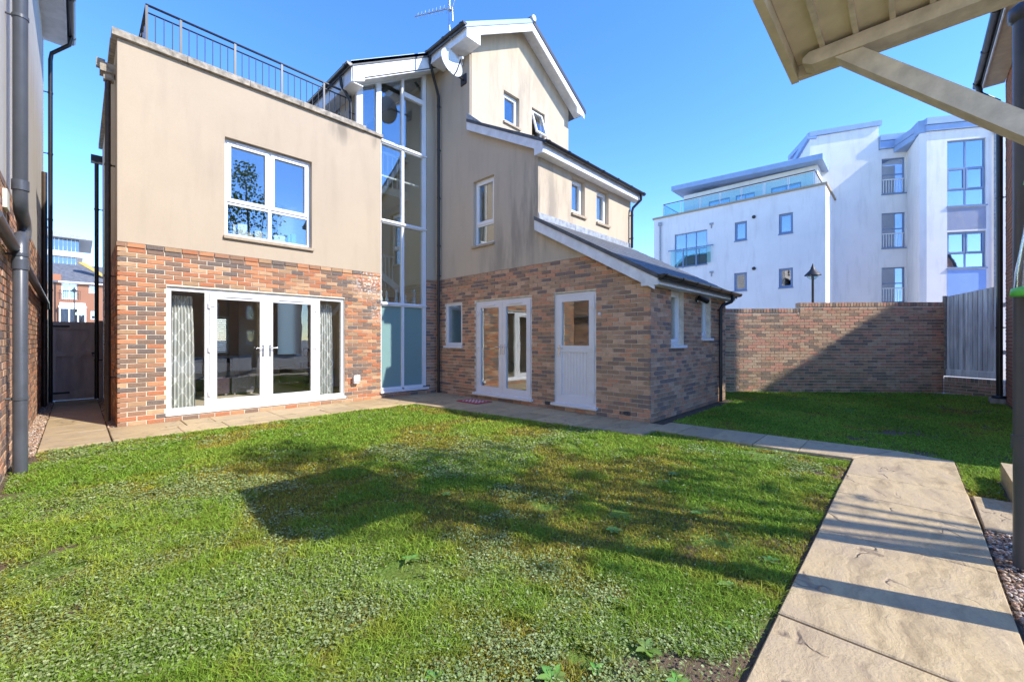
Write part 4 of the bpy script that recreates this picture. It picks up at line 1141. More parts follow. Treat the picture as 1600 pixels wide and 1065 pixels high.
# ------------------------------------------------------------------ neighbour along the side passage
nb = thing('neighbour_house', 'neighbouring house of brown brick and pale render along the side passage', 'house', (-0.6, 9, 0))
FN = Fr((-0.5, 0), (0, 1), (1, 0))
nw = MB().panel(FN, 1.0, 13.3, -0.05, 2.925, [], -0.011, -0.25).build('brick_wall', m_mortar2, nb)
lay([(nw, lay_courses(FN, 1.0, 13.3, 0, 2.925), m_brick2)], 300)
MB().panel(FN, 1.0, 13.3, 2.926, 7.9, [], 0.0, -0.25).build('rendered_wall', m_render3, nb)
MB().bx(-6.5, -0.76, 1.0, 1.25, 0, 7.9).bx(-6.5, -0.76, 13.05, 13.3, 0, 7.9).bx(-6.5, -6.25, 1.26, 13.04, 0, 7.9).build('rendered_wall', m_render3, nb)
MB().prism(Fr((0, 0), (1, 0), (0, 1)), [(-0.14, 7.98), (-3.4, 10.0), (-6.8, 7.98), (-6.8, 7.88), (-3.4, 9.9), (-0.14, 7.88)], 0.8, 13.45).build('roof', m_slate, nb)
MB().bx(-0.5, -0.18, 0.9, 13.4, 7.76, 7.79).build('soffit', m_board, nb)
MB().bx(-0.18, -0.155, 0.9, 13.4, 7.74, 7.95).build('fascia', m_board, nb)
gutter(nb, (-0.09, 0.9, 7.93), (-0.09, 13.45, 7.93), 0.062, m_black, 9)
downpipe(nb, [(-0.40, 6.51, 7.7), (-0.40, 6.51, 2.78), (-0.40, 6.56, 2.66), (-0.40, 6.88, 2.62), (-0.40, 6.98, 2.54), (-0.40, 6.9, 2.45), (-0.40, 6.58, 2.40), (-0.40, 6.51, 2.28), (-0.40, 6.51, 0.0)], 0.054, m_greyp, (4.6, 2.2, 0.75), n=(1, 0), sockets=(2.1, 2.9))
downpipe(nb, [(-0.44, 5.0, 2.30), (-0.44, 9.0, 2.20), (-0.44, 12.7, 2.10), (-0.44, 12.78, 1.98)], 0.045, m_greyp, (), n=(1, 0), name='waste_pipe')
downpipe(nb, [(-0.09, 13.1, 7.88), (-0.12, 13.12, 7.7), (-0.38, 13.24, 7.45), (-0.40, 13.25, 7.3), (-0.40, 13.25, 0.0)], 0.036, m_black, (6.6, 5.3, 3.9, 2.4), n=(1, 0))
downpipe(nb, [(-0.46, 12.55, 4.7), (-0.46, 12.55, 0.0)], 0.042, m_brownp, (3.6, 2.3), n=(1, 0))
MB().box(FN, 6.3, 6.52, 0.0, 0.03, 2.62, 2.80).build('vent_cover', m_incream, nb)

gate = thing('side_gate', 'taupe painted ledged and braced wooden gate across the side passage', 'gate', (-0.05, 13.45, 0))
n = 8
for i in range(n):
    a = -0.42 + i * 0.75 / n
    MB().bx(a - .002, a + .75 / n + .002, 13.45 + (i % 2) * .012, 13.462 + (i % 2) * .012, 0.018, 1.74).build('board', m_gate, gate)
MB().bx(-0.49, -0.42, 13.40, 13.48, 0.0, 1.78).build('post', m_gate, gate)
MB().bx(0.33, 0.41, 13.40, 13.48, 0.0, 1.78).build('post', m_gate, gate)
for z0, z1 in ((0.10, 0.22), (0.98, 1.10), (1.58, 1.74)):
    MB().bx(-0.42, 0.33, 13.424, 13.449, z0, z1).build('rail', m_gate, gate)
MB().bx(-0.42, -0.33, 13.420, 13.4235, 0.1, 1.74).build('stile', m_gate, gate)
MB().bx(0.24, 0.33, 13.420, 13.4235, 0.1, 1.74).build('stile', m_gate, gate)
FGt = Fr((0, 13.426), (1, 0), (0, -1))
MB().prism(FGt, [(-0.33, 0.22), (-0.22, 0.22), (0.06, 0.98), (-0.05, 0.98)], 0, -0.022).build('brace', m_gate, gate)
MB().prism(FGt, [(-0.10, 1.10), (0.01, 1.10), (0.24, 1.58), (0.13, 1.58)], 0, -0.022).build('brace', m_gate, gate)
for z in (1.62, 0.16):
    MB().bx(-0.46, -0.12, 13.412, 13.419, z, z + .04).build('strap_hinge', m_iron, gate)
MB().bx(0.22, 0.38, 13.405, 13.419, 1.02, 1.06).tube([(0.27 + .035 * math.cos(a), 13.40, 1.0 + .035 * math.sin(a)) for a in [i * .524 for i in range(13)]], 0.006, 6).build('latch', m_iron, gate)

# ------------------------------------------------------------------ garden wall, low wall and fence
FW = Fr((11.73, 3.48), (3.56, -4.09), (-4.09, -3.56))
gw_ = thing('garden_wall', 'long buff brick garden wall stepping up along the back of the lawn', 'wall', (13.5, 1.4, 0))
core = MB().box(FW, -2.6, 1.87, -0.21, -0.011, -0.02, 2.05).box(FW, 1.87, 5.42, -0.21, -0.011, -0.02, 2.2).build('wall_core', m_mortar2, gw_)
lay([(core, lay_courses(FW, -2.6, 1.865, 0, 2.05) + lay_courses(FW, 1.87, 5.42, 0, 2.2), m_brick3)], 230)
s = -2.6
while s < 5.40:
    lo = 2.052 if s < 1.80 else 2.202
    if 1.80 <= s < 1.87:
        s = 1.87
    o = bpy.data.objects.new('coping_brick', unit_brick(m_brick3))
    col.objects.link(o)
    o.parent = core
    o.location = Vector(FW.w(s + .034, -0.10, lo + .052)) - W[core]
    o.scale = (0.062, 6.4, 0.105)
    o.rotation_euler = (0, random.uniform(-.03, .03), FW.rz + math.pi)
    s += 0.074

FF = Fr((15.29, -0.61), (-0.6, -0.9), (-0.9, 0.6))
fen = thing('slat_fence', 'pale weathered timber slat fence on a low brick wall beside the terrace', 'fence', (15.0, -1.05, 0.42))
for i in range(22):
    a = 0.035 + i * 0.046
    MB().prism(FF, [(a, 0.60), (a + .038, 0.60), (a + .038, 2.44 + (a + .038) * 0.15), (a, 2.44 + a * .15)], -0.075 - (i % 2) * .012, -0.045 - (i % 2) * .012).build('slat', m_fence, fen)
MB().box(FF, 0.03, 1.08, -0.044, -0.02, 0.43, 0.60).build('gravel_board', m_fence, fen)
MB().box(FF, -0.03, 0.03, -0.12, 0.0, 0.43, 2.46).build('post', m_stone, fen)
MB().box(FF, 0.03, 1.08, -0.14, -0.095, 1.0, 1.1).box(FF, 0.03, 1.08, -0.14, -0.095, 2.1, 2.2).build('rail', m_fence, fen)
lw = thing('low_wall', 'low buff brick wall carrying the pale slat fence', 'wall', (15.0, -1.05, 0))
lwc = MB().box(FF, 0.0, 1.1, -0.2, -0.011, -0.02, 0.40).build('wall_core', m_mortar, lw)
lay([(lwc, lay_courses(FF, 0.0, 1.1, 0, 0.30) + [(FF, 0.005 + k * .074, 0.067 + k * .074, 0.302, 0.405) for k in range(14)], m_brick3)], 120)

# ------------------------------------------------------------------ terrace on the right, only its end in view
ter = thing('terraced_house', 'orange brick terraced house end with black gutter beside the slat fence', 'house', (12.3, -2, 0))
FR = Fr((0, -1.45), (1, 0), (0, 1))
tw = MB().panel(FR, 7.9, 13.6, 0, 6.9, [(11.15, 11.9, 3.6, 5.0)], -0.011, -0.25).build('brick_wall', m_mortar, ter)
lay([(tw, lay_courses(FR, 7.9, 13.6, 0, 6.85, [(11.15, 11.9, 3.6, 5.0)]), m_brick4)], 120)
window(ter, FR, 11.15, 11.9, 3.6, 5.0, [(0, 1, 0, 1, True)])
FR2 = Fr((13.6, 0), (0, -1), (1, 0))
MB().panel(FR2, 1.46, 4.0, 0, 6.9, [], 0, -0.25).build('brick_wall', m_brick4, ter)
MB().bx(7.9, 8.1, -4, -1.71, 0, 6.9).build('brick_wall', m_brick4, ter)
MB().prism(WYX, [(-1.1, 6.98), (-2.7, 7.75), (-4.3, 6.98), (-4.3, 6.86), (-2.7, 7.62), (-1.1, 6.86)], 7.8, 13.75).build('roof', m_slate, ter)
MB().bx(7.9, 13.7, -1.45, -1.14, 6.83, 6.86).build('soffit', m_canopy, ter)
MB().bx(7.9, 13.7, -1.14, -1.12, 6.80, 7.0).build('fascia', m_board, ter)
gutter(ter, (7.8, -1.05, 6.95), (13.8, -1.05, 6.95), 0.06, m_black, 5)
downpipe(ter, [(13.65, -1.06, 6.9), (13.65, -1.1, 6.7), (13.55, -1.34, 6.4), (13.54, -1.36, 6.2), (13.54, -1.36, 0.16)], 0.05, m_black, (4.35, 1.6), n=(0, 1))
MB().lathe((13.54, -1.36, 0.0), [(0.0, 0.16), (0.11, 0.16), (0.12, 0.13), (0.12, 0.10), (0.0, 0.10)], 14).build('pipe_shoe', m_black, ter)
MB().bx(13.4, 13.7, -1.44, -1.22, 0, 0.1).build('drain_block', m_stone, ter)

# canopy; its unseen brick pier is added, slimmed to cast less shade
ch = thing('canopy', 'cream timber canopy on an angled strut fixed to an added slim brick pier', 'canopy', (3.2, -0.85, 0))
MB().bx(3.13, 3.255, -0.84, -0.692, 0, 3.5).build('pier', m_brick4, ch)
C0 = 2.37
can = MB().bx(C0, 3.288, -0.69, 0.536, 3.196, 3.244).build('deck', m_canopy, ch)
for i in range(8):
    y0 = 0.536 - i * 0.1576
    MB().bx(C0, 3.28, max(y0 - .1528, -0.69), y0, 3.142, 3.195).build('soffit_board', m_canopy, can)
    if i:
        MB().bx(C0, 3.28, y0 - .003, y0 + .022, 3.119, 3.141).build('cover_strip', m_canopy2, can)
MB().bx(C0, 3.336, 0.538, 0.58, 3.06, 3.292).build('edge_board', m_canopy, can)
MB().bx(3.29, 3.334, -0.69, 0.536, 3.065, 3.29).build('end_board', m_canopy, can)
MB().prism(WYX, [(-0.69, 3.118), (0.456, 3.118), (0.488, 3.092), (0.488, 3.065), (0.44, 3.036), (-0.69, 3.036)], 3.128, 3.256).build('beam', m_canopy2, can)
MB().prism(WYX, [(0.328, 3.034), (0.2, 3.034), (-0.69, 2.144), (-0.69, 2.016)], 3.14, 3.245).build('strut', m_canopy2, can)
MB().prism(WYX, [(-0.69, 3.5), (0.624, 3.316), (0.624, 3.296), (-0.69, 3.294)], C0 - .05, 3.38).build('canopy_roof', m_slate, can)

o = thing('vent_pole', 'tall grey plastic pole with a collar rising from gravel beside the path', 'pole', (3.83, -0.49, 0))
MB().tube([(3.83, -0.49, -0.02), (3.83, -0.49, 3.2)], 0.055, 20).build('pipe', m_greyp, o)
MB().tube([(3.83, -0.49, 0.70), (3.83, -0.49, 0.78)], 0.062, 20).build('collar', m_greyp, o)
MB().lathe((3.83, -0.49, 3.2), [(0.055, 0.0), (0.075, 0.02), (0.075, 0.08), (0.03, 0.12), (0, 0.12)], 16).build('cowl', m_greyp, o)

st_ = MB().poly([(5.02, -0.60), (6.1, -0.62), (6.1, -1.0), (5.02, -1.0)], -0.02, 0.17).build('stone_step', m_slab)
tag(st_, 'buff stone step block at the edge of the lawn behind the grey pole', 'step')

bag = thing('hanging_trap', 'clear plastic cone bag with bright green trim hanging beside the grey pole', 'bag', (3.675, -0.53, 1.6))
c = (3.675, -0.53, 1.60)
MB().lathe(c, [(0.11, 0.0), (0.105, 0.12), (0.075, 0.35), (0.05, 0.62)], 18).build('bag', m_plastic, bag)
MB().lathe(c, [(0.0, -0.012), (0.125, -0.012), (0.12, 0.03), (0.05, 0.05), (0.0, 0.055)], 18).build('base_tray', m_green, bag)
MB().lathe(c, [(0.05, 0.60), (0.075, 0.615), (0.07, 0.64), (0.0, 0.65)], 18).build('lid', m_green, bag)
MB().tube([(c[0] - .10, c[1] + .02, c[2] + .25), (c[0] - .06, c[1], c[2] + .22), (c[0] - .09, c[1] + .02, c[2] + .17), (c[0] - .12, c[1] + .03, c[2] + .17)], 0.014, 6).build('tie', m_green, bag)
MB().tube([(c[0] - .02, c[1], c[2] + .05), (c[0] + .03, c[1] + .02, c[2] + .12), (c[0] - .04, c[1] + .01, c[2] + .16)], 0.03, 8).build('lure', m_green, bag)
MB().tube([(c[0], c[1], c[2] + .65), (3.76, -0.49, 2.9)], 0.004, 6).build('cord', m_green, bag)

# unseen houses, added to shade the garden wall and fill door reflections
def unseen_house(x0, x1, y0, y1, eave, ridge, label, wins):
    t = thing('unseen_house', label, 'house', ((x0 + x1) / 2, (y0 + y1) / 2, 0))
    F_ = Fr((0, y1), (1, 0), (0, 1))
    MB().panel(F_, x0, x1, 0, eave, wins, 0, -0.25).build('wall', m_brick4, t)
    MB().bx(x0, x0 + .25, y0, y1 - .26, 0, eave).bx(x1 - .25, x1, y0, y1 - .26, 0, eave).bx(x0 + .26, x1 - .26, y0, y0 + .25, 0, eave).build('wall', m_brick4, t)
    MB().prism(WYX, [(y1 + .25, eave), ((y0 + y1) / 2, ridge), (y0 - .25, eave), (y0 - .25, eave - .12), ((y0 + y1) / 2, ridge - .14), (y1 + .25, eave - .12)], x0 - .1, x1 + .1).build('roof', m_slate, t)
    FX = Fr((x0 + .02, 0), (0, 1), (-1, 0))
    for xx, sg in ((x0, -1), (x1, 1)):
        MB().prism(Fr((xx, 0), (0, 1), (sg, 0)), [(y0, eave), ((y0 + y1) / 2, ridge - .2), (y1, eave)], -0.25, 0.0).build('gable', m_brick4, t)
    for w in wins:
        window(t, F_, *w, [(0, .5, 0, 1, True), (.5, 1, 0, 1, True)])
    return t
unseen_house(16.6, 23.0, -14.0, -4.0, 5.3, 10.6, 'unseen brick house with steep roof shaped to shade the garden wall', [])

unseen_house(-16, 15, -33, -25, 5.4, 8.2, 'long row of brick houses added out of view for door glass reflections', [(-12 + 3.2 * k, -10.8 + 3.2 * k, 3.2, 4.4) for k in range(8)] + [(-12 + 3.2 * k, -10.6 + 3.2 * k, 0.9, 2.2) for k in range(8)])
def added_tree(x0, y0, blobs, label, n, seed):  # out of view, added only for soft dappled shade on the lawn
    rd = random.Random(seed)
    t = thing('added_tree', label, 'added_tree', (x0, y0, 0))
    tr = MB().tube([(x0, y0, 0), (x0 + .05, y0, 2), (x0 - .1, y0 + .1, 5)], 0.12, 12, r1=0.07)
    for (bx_, by_, bz_, br_) in blobs:
        tr.tube([(x0, y0, 3.0), (x0 + (bx_ - x0) * .5, y0 + (by_ - y0) * .5, 3.0 + (bz_ - 3.0) * .6), (bx_, by_, bz_)], 0.05, 8, r1=0.015)
    tr.build('trunk', m_wood, t)
    vs, fs, cs = [], [], []
    for _ in range(n):
        bx_, by_, bz_, br_ = rd.choice(blobs)
        d = Vector((rd.gauss(0, 1), rd.gauss(0, 1), rd.gauss(0, 1))).normalized() * (br_ * rd.random() ** .45)
        c = Vector((bx_, by_, bz_)) + d
        a = Vector((rd.gauss(0, 1), rd.gauss(0, 1), rd.gauss(0, 1))).normalized()
        b_ = a.cross(Vector((rd.gauss(0, 1), rd.gauss(0, 1), rd.gauss(0, 1)))).normalized()
        sz = rd.uniform(.06, .10)
        o = len(vs)
        vs += [tuple(c - a * sz), tuple(c + b_ * sz * .6), tuple(c + a * sz), tuple(c - b_ * sz * .6)]
        fs.append((o, o + 1, o + 2, o + 3))
        k = rd.uniform(.7, 1.3)
        cs += [.09 * k, .15 * k, .03 * k, 1] * 4
    me = bpy.data.meshes.new('crown')
    me.from_pydata([tuple(Vector(v) - Vector((x0, y0, 6))) for v in vs], [], fs)
    at = me.color_attributes.new('col', 'FLOAT_COLOR', 'POINT')
    at.data.foreach_set('color', cs)
    me.materials.append(m_blade)
    o = bpy.data.objects.new('crown', me)
    col.objects.link(o)
    o.parent = t
    o.location = (0, 0, 6)
added_tree(5.9, -5.2, [(5.3, -5.1, 6.4, 1.0), (6.6, -5.2, 6.0, 0.9), (5.6, -5.4, 8.2, 0.9), (6.3, -5.0, 7.5, 0.9), (4.9, -5.3, 7.6, 0.8), (5.5, -5.2, 9.2, 0.7)], 'slender leafy birch added out of view to dapple the lawn with shade', 1500, 4)

# ------------------------------------------------------------------ white apartment block
ap = thing('apartment_block', 'white rendered apartment block with blue grey trim behind the garden wall', 'building', (27, 4, 0))
P1 = Fr((25, 0), (0, 1), (-1, 0))
wins1 = [(8.44, 10.32, 5.71, 7.69), (6.39, 6.99, 6.76, 7.78), (4.30, 4.91, 6.77, 7.80), (6.39, 7.02, 4.03, 5.0), (4.30, 4.91, 4.02, 5.0)]
MB().panel(P1, 2.97, 11.62, -0.05, 8.85, wins1, 0, -0.3).bx(25.31, 33, 2.97, 3.3, 0, 8.85).bx(25.31, 33, 11.3, 11.62, 0, 8.85).bx(25.31, 33, 3.31, 11.29, 8.5, 8.7).build('wall', m_white, ap)
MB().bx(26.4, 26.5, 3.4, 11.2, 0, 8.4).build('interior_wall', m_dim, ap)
MB().bx(24.93, 25.36, 2.9, 11.7, 8.852, 8.95).bx(25.37, 33, 2.9, 3.36, 8.852, 8.95).build('coping', m_sill, ap)
window(ap, P1, *wins1[0], [(0, .33, .5, 1, False), (.33, .66, .5, 1, False), (.66, 1, .5, 1, False), (0, .33, 0, .5, False), (.33, .66, 0, .5, False), (.66, 1, 0, .5, False)], frame=m_bluem, glass=m_glass_far, sill=m_bluem)
bal = MB().tube([(24.85, 8.05, 6.72), (24.85, 10.65, 6.72)], 0.03, 8).build('balcony_bar', m_bluem, ap)
for yy in (9.0, 9.75):
    MB().bx(24.83, 24.87, yy - .03, yy + .03, 5.6, 6.7).build('upright', m_bluem, bal)
MB().bx(24.855, 24.865, 8.2, 10.5, 5.75, 6.68).build('glass_panel', m_balglass, bal)
for w in wins1[1:]:
    window(ap, P1, *w, [(0, 1, 0, 1, True)], frame=m_bluem, glass=m_glass_far, sill=m_bluem)
for v0, z0 in ((6.05, 7.9), (6.05, 5.15)):
    MB().tube([P1.w(v0, 0.0, z0), P1.w(v0, 0.05, z0)], 0.09, 14).build('flue', m_iron, ap)
for v0, z0 in ((8.2, 7.95), (8.2, 5.2)):
    MB().box(P1, v0 - .1, v0 + .1, 0, 0.06, z0 - .05, z0 + .05).box(P1, v0 - .03, v0 + .03, 0.0, 0.04, z0 - .25, z0 - .05).build('overflow_spout', m_lead, ap)
downpipe(ap, [(24.93, 11.2, 8.4), (24.93, 11.2, 0)], 0.04, m_lead, (7, 5, 3), n=(-1, 0))
MB().bx(24.87, 24.99, 11.1, 11.3, 8.4, 8.6).build('hopper', m_lead, ap)
gb = MB().tube([(25.2, 3.43, 9.72), (25.2, 11.1, 9.72), (28, 11.1, 9.72)], 0.03, 8).tube([(25.2, 3.43, 9.72), (27.5, 3.43, 9.72)], 0.03, 8).build('balustrade', m_wood, ap)
for i in range(8):
    yy = 3.43 + i * 1.0957
    MB().bx(25.18, 25.22, yy - .02, yy + .02, 8.95, 9.7).build('post', m_alu, gb)
    if i < 7:
        MB().bx(25.195, 25.205, yy + .05, yy + 1.04, 9.0, 9.66).build('glass_panel', m_balglass, gb)
for x0 in (25.3, 26.4):
    MB().bx(x0, x0 + 1.0, 3.425, 3.435, 9.0, 9.66).bx(x0, x0 + 1.0, 11.095, 11.105, 9.0, 9.66).build('glass_panel', m_balglass, gb)
ph = Fr((26.6, 0), (0, 1), (-1, 0))
pw = [(4.2, 5.6, 8.9, 9.75), (6.4, 7.4, 8.9, 9.75), (7.7, 8.9, 8.9, 9.75)]
MB().panel(ph, 3.5, 10.4, 8.7, 10.45, pw, 0, -0.3).bx(26.91, 32, 3.5, 3.8, 8.7, 10.45).bx(26.91, 32, 10.1, 10.4, 8.7, 10.45).build('penthouse_wall', m_white, ap)
for w in pw:
    window(ap, ph, *w, [(0, .5, 0, 1, False), (.5, 1, 0, 1, False)], frame=m_bluem, glass=m_glass_far, sill=None)
MB().prism(Fr((0, 0), (0, 1), (1, 0)), [(3.2, 10.44), (10.9, 10.72), (10.9, 11.0), (3.2, 10.72)], 25.9, 33).build('penthouse_roof', m_bluet, ap)
# middle block: tall stair bay, railed windows
P2 = Fr((27.79, 3.81), (0.48, -0.877), (-0.877, -0.48))
wins2 = [(3.09, 4.12, 9.0, 10.86), (3.09, 4.12, 6.16, 8.0), (3.09, 4.12, 3.3, 5.14)]
MB().panel(P2, -0.2, 2.95, -0.05, 12.3, [], 0, -0.3).prism(P2, [(-0.2, 12.3), (2.95, 12.3), (2.95, 12.6), (-0.2, 12.4)], 0, -0.3).panel(P2, 2.95, 4.5, -0.05, 11.35, wins2, -0.02, -0.3).build('wall', m_white, ap)
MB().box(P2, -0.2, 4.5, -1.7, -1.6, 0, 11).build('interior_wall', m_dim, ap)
MB().prism(P2, [(-0.25, 12.41), (3.05, 12.61), (3.05, 12.86), (-0.25, 12.66)], 0.1, -3.0).build('roof_edge', m_bluet, ap)
MB().box(P2, 2.97, 4.5, 0.1, -3.0, 11.36, 11.75).box(P2, 2.97, 4.55, 0.16, -3.0, 11.76, 12.05).build('roof_edge', m_bluet, ap)
P2s = Fr(P2.w(-0.2, -0.31, 0)[:2], (0.877, 0.48), (-0.48, 0.877))
MB().panel(P2s, 0, 5, 0, 12.2, [], 0.0, -0.3).build('wall', m_white, ap)
MB().prism(P2s, [(-0.4, 12.3), (4, 11.2), (4, 11.45), (-0.4, 12.6)], 0.15, -0.3).build('roof_edge', m_bluet, ap)
for w in wins2:
    o = window(ap, P2, *w, [(0, 1, .55, 1, False), (0, 1, 0, .55, False)], t=-0.1, frame=m_bluem, glass=m_glass_far, sill=m_bluem)
    MB().box(P2, w[0] + .05, w[1] - .05, -0.06, -0.03, w[2] + .72, w[2] + .77).build('guard_rail', m_upvc, o)
    for k in range(8):
        a = w[0] + .1 + k * (w[1] - w[0] - .2) / 7
        MB().box(P2, a - .012, a + .012, -0.055, -0.035, w[2] + .06, w[2] + .72).build('baluster', m_upvc, o)
downpipe(ap, [P2.w(4.35, 0.08, 11.3), P2.w(4.35, 0.08, 0)], 0.05, m_bluem, (9, 6, 3), n=P2.n)
# right bay
P3 = Fr((27.66, -0.54), (0.517, -0.856), (-0.856, -0.517))
wins3 = [(0.8, 2.29, 7.56, 10.62), (0.8, 2.29, 4.68, 6.36)]
MB().panel(P3, 0, 5.0, -0.05, 11.12, wins3, 0, -0.3).build('wall', m_white, ap)
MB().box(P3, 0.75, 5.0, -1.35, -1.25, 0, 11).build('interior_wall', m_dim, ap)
q0, q1 = P3.w(0, 0, 0)[:2], P2.w(4.45, 0, 0)[:2]
dd = (q1[0] - q0[0], q1[1] - q0[1])
P4 = Fr(q0, dd, (-dd[1], dd[0]) if (-dd[1]) * -20 + dd[0] * -5 > 0 else (dd[1], -dd[0]))
Lc = math.hypot(*dd)
MB().panel(P4, 0.0, Lc, -0.05, 11.1, [], 0, -0.25).build('wall', m_white, ap)
MB().prism(P4, [(-0.02, 11.11), (Lc, 11.34), (Lc, 12.04), (-0.02, 11.7)], 0.1, -0.3).build('roof_edge', m_bluet, ap)
MB().box(P3, -0.05, 5.0, 0.1, -4, 11.13, 11.4).box(P3, -0.08, 5.0, 0.16, -4, 11.41, 11.72).build('roof_edge', m_bluet, ap)
MB().box(P3, 0.8, 2.29, 0.0, -0.1, 6.44, 7.48).build('blue_panel', m_blue, ap)
MB().box(P3, 0.8, 2.29, 0.004, -0.1, 1.5, 4.6).build('blue_panel', m_blue, ap)
L3 = [(0, .5, .58, 1, False), (.5, 1, .58, 1, False), (0, .5, .24, .58, True), (.5, 1, .24, .58, True), (0, .5, 0, .24, False), (.5, 1, 0, .24, False)]
window(ap, P3, *wins3[0], L3, frame=m_bluem, glass=m_glass_far, sill=m_bluem)
window(ap, P3, *wins3[1], [(0, .5, .4, 1, True), (.5, 1, .4, 1, True), (0, .5, 0, .4, False), (.5, 1, 0, .4, False)], frame=m_bluem, glass=m_glass_far, sill=m_bluem)
downpipe(ap, [P3.w(2.58, 0.07, 11.1), P3.w(2.58, 0.07, 0)], 0.05, m_lead, (9, 6, 3), n=P3.n)

def street_lamp(x, y, zt_, label, s=1.0):
    t = thing('street_lamp', label, 'street lamp', (x, y, 0))
    MB().tube([(x, y, 0), (x, y, 0.9)], 0.075 * s, 12).build('base', m_iron, t)
    MB().tube([(x, y, 0.9), (x, y, zt_ - .55), (x - .03, y + .03, zt_ - .3), (x - .02, y + .02, zt_ - .12)], 0.04 * s, 10).build('post', m_iron, t)
    MB().lathe((x, y, zt_ - .42), [(0.26 * s, 0.0), (0.23 * s, 0.05), (0.12 * s, 0.16), (0.07 * s, 0.24), (0.03 * s, 0.36), (0.0, 0.45)], 18).build('shade', m_iron, t)
    MB().lathe((x, y, zt_ - .42), [(0.0, -0.16), (0.09 * s, -0.14), (0.17 * s, -0.06), (0.2 * s, 0.0)], 16).build('bowl', m_balglass, t)
street_lamp(18.33, 2.55, 4.08, 'dark swan neck street lamp rising behind the garden wall')
street_lamp(-0.22, 60, 6.6, 'thin street lamp before the brick townhouse beyond the gate')

# ------------------------------------------------------------------ houses beyond the side gate
th = thing('townhouse', 'orange brick townhouse with grey roof and white bay beyond the side gate', 'house', (-1, 72, 0))
FT7 = Fr((0, 70), (1, 0), (0, -1))
tw_ = [(-1.27, -0.02, 6.05, 7.9), (0.93, 1.5, 6.9, 7.75), (1.08, 1.55, 3.8, 4.8)]
MB().panel(FT7, -3.6, 9, 0, 8.0, tw_, 0, -0.3).bx(-3.6, 9, 76, 76.3, 0, 8).bx(-3.6, -3.3, 70.31, 75.99, 0, 8).build('brick_wall', m_brick4, th)
MB().prism(WYX, [(69.7, 8.0), (72.8, 10.4), (76.4, 8.0), (76.4, 7.85), (72.8, 10.2), (69.7, 7.85)], -3.9, 9.2).build('roof', m_roofred, th)
MB().bx(-1.5, 9.1, 69.66, 69.69, 7.86, 8.05).build('fascia', m_board, th)
MB().bx(-2.0, -1.3, 69.8, 70.6, 8.0, 8.8).build('parapet', m_brick4, th)
MB().prism(WXY, [(0.0, 10.45), (0.6, 10.5), (3.0, 8.6), (2.7, 8.5)], 70.5, 71).build('gable_ridge', m_ochre, th)
for i, w in enumerate(tw_):
    window(th, FT7, *w, [(0, .5, 0, 1, False), (.5, 1, 0, 1, False)] if i == 0 else [(0, 1, 0, 1, False)], fw=0.09, glass=m_glass_far, sill=m_upvc)
jb = MB().box(FT7, -1.45, 0.25, 0.3, 0.34, 6.95, 7.0).build('balcony_rail', m_iron, th)
for k in range(12):
    MB().box(FT7, -1.43 + k * .15, -1.40 + k * .15, 0.31, 0.33, 5.95, 6.95).build('baluster', m_iron, jb)
bay = MB().box(FT7, -1.5, 0.75, 0.0, 0.6, 5.0, 5.25).box(FT7, -1.4, 0.65, 0.0, 0.5, 5.25, 5.6).build('bay', m_upvc, th)
MB().bars(FT7, -1.45, 0.7, 2.6, 5.0, 0.12, 0.4, 0.5).box(FT7, -0.72, -0.6, 0.4, 0.5, 2.72, 4.88).box(FT7, 0.0, 0.1, 0.4, 0.5, 2.72, 4.88).build('bay_frame', m_upvc, bay)
MB().box(FT7, -1.33, 0.58, 0.43, 0.44, 2.72, 4.88).build('bay_glass', m_glass_far, bay)
downpipe(th, [(-1.75, 69.9, 7.9), (-1.75, 69.9, 0)], 0.05, m_black, ())
ob = thing('office_building', 'modern glazed office block with wide flat eaves above the townhouse roof', 'building', (-6, 98, 0))
for z0, z1, x1 in ((11.5, 14.4, -0.1), (15.2, 17.2, 0.15)):
    MB().bx(-16, x1, 96, 108, z0, z1).build('glazed_storey', m_wireglass, ob)
    k = -16
    while k < x1:
        MB().bx(k, k + .06, 95.93, 95.99, z0, z1).build('mullion', m_alu, ob)
        k += 0.45
MB().bx(-16.2, 0.6, 95.2, 108.4, 14.41, 15.19).build('floor_band', m_white, ob)
MB().prism(WXY, [(-16.4, 17.21), (1.7, 17.21), (1.7, 17.4), (-1.6, 18.0), (-16.4, 18.0)], 94.6, 109).build('flat_roof', m_lead, ob)
MB().bx(-16, 0.1, 96.2, 107.8, 0, 11.49).build('lower_storeys', m_white, ob)

# ------------------------------------------------------------------ grass, clover and weeds
def vnoise(x, y, f, seed):
    x, y = x * f, y * f
    xi, yi = np.floor(x).astype(int), np.floor(y).astype(int)
    xf, yf = x - xi, y - yi
    def hsh(a, b):
        h = (a * 374761393 + b * 668265263 + seed * 974711) & 0xFFFFFFFF
        h = ((h ^ (h >> 13)) * 1274126177) & 0xFFFFFFFF
        return ((h ^ (h >> 16)) & 0xFFFF) / 65535.0
    u, v = xf * xf * (3 - 2 * xf), yf * yf * (3 - 2 * yf)
    a, b, c, d = hsh(xi, yi), hsh(xi + 1, yi), hsh(xi, yi + 1), hsh(xi + 1, yi + 1)
    return (a * (1 - u) + b * u) * (1 - v) + (c * (1 - u) + d * u) * v

def fbm(x, y, f, seed):
    return 0.5 * vnoise(x, y, f, seed) + 0.28 * vnoise(x, y, f * 2.1, seed + 1) + 0.22 * vnoise(x, y, f * 4.7, seed + 2)

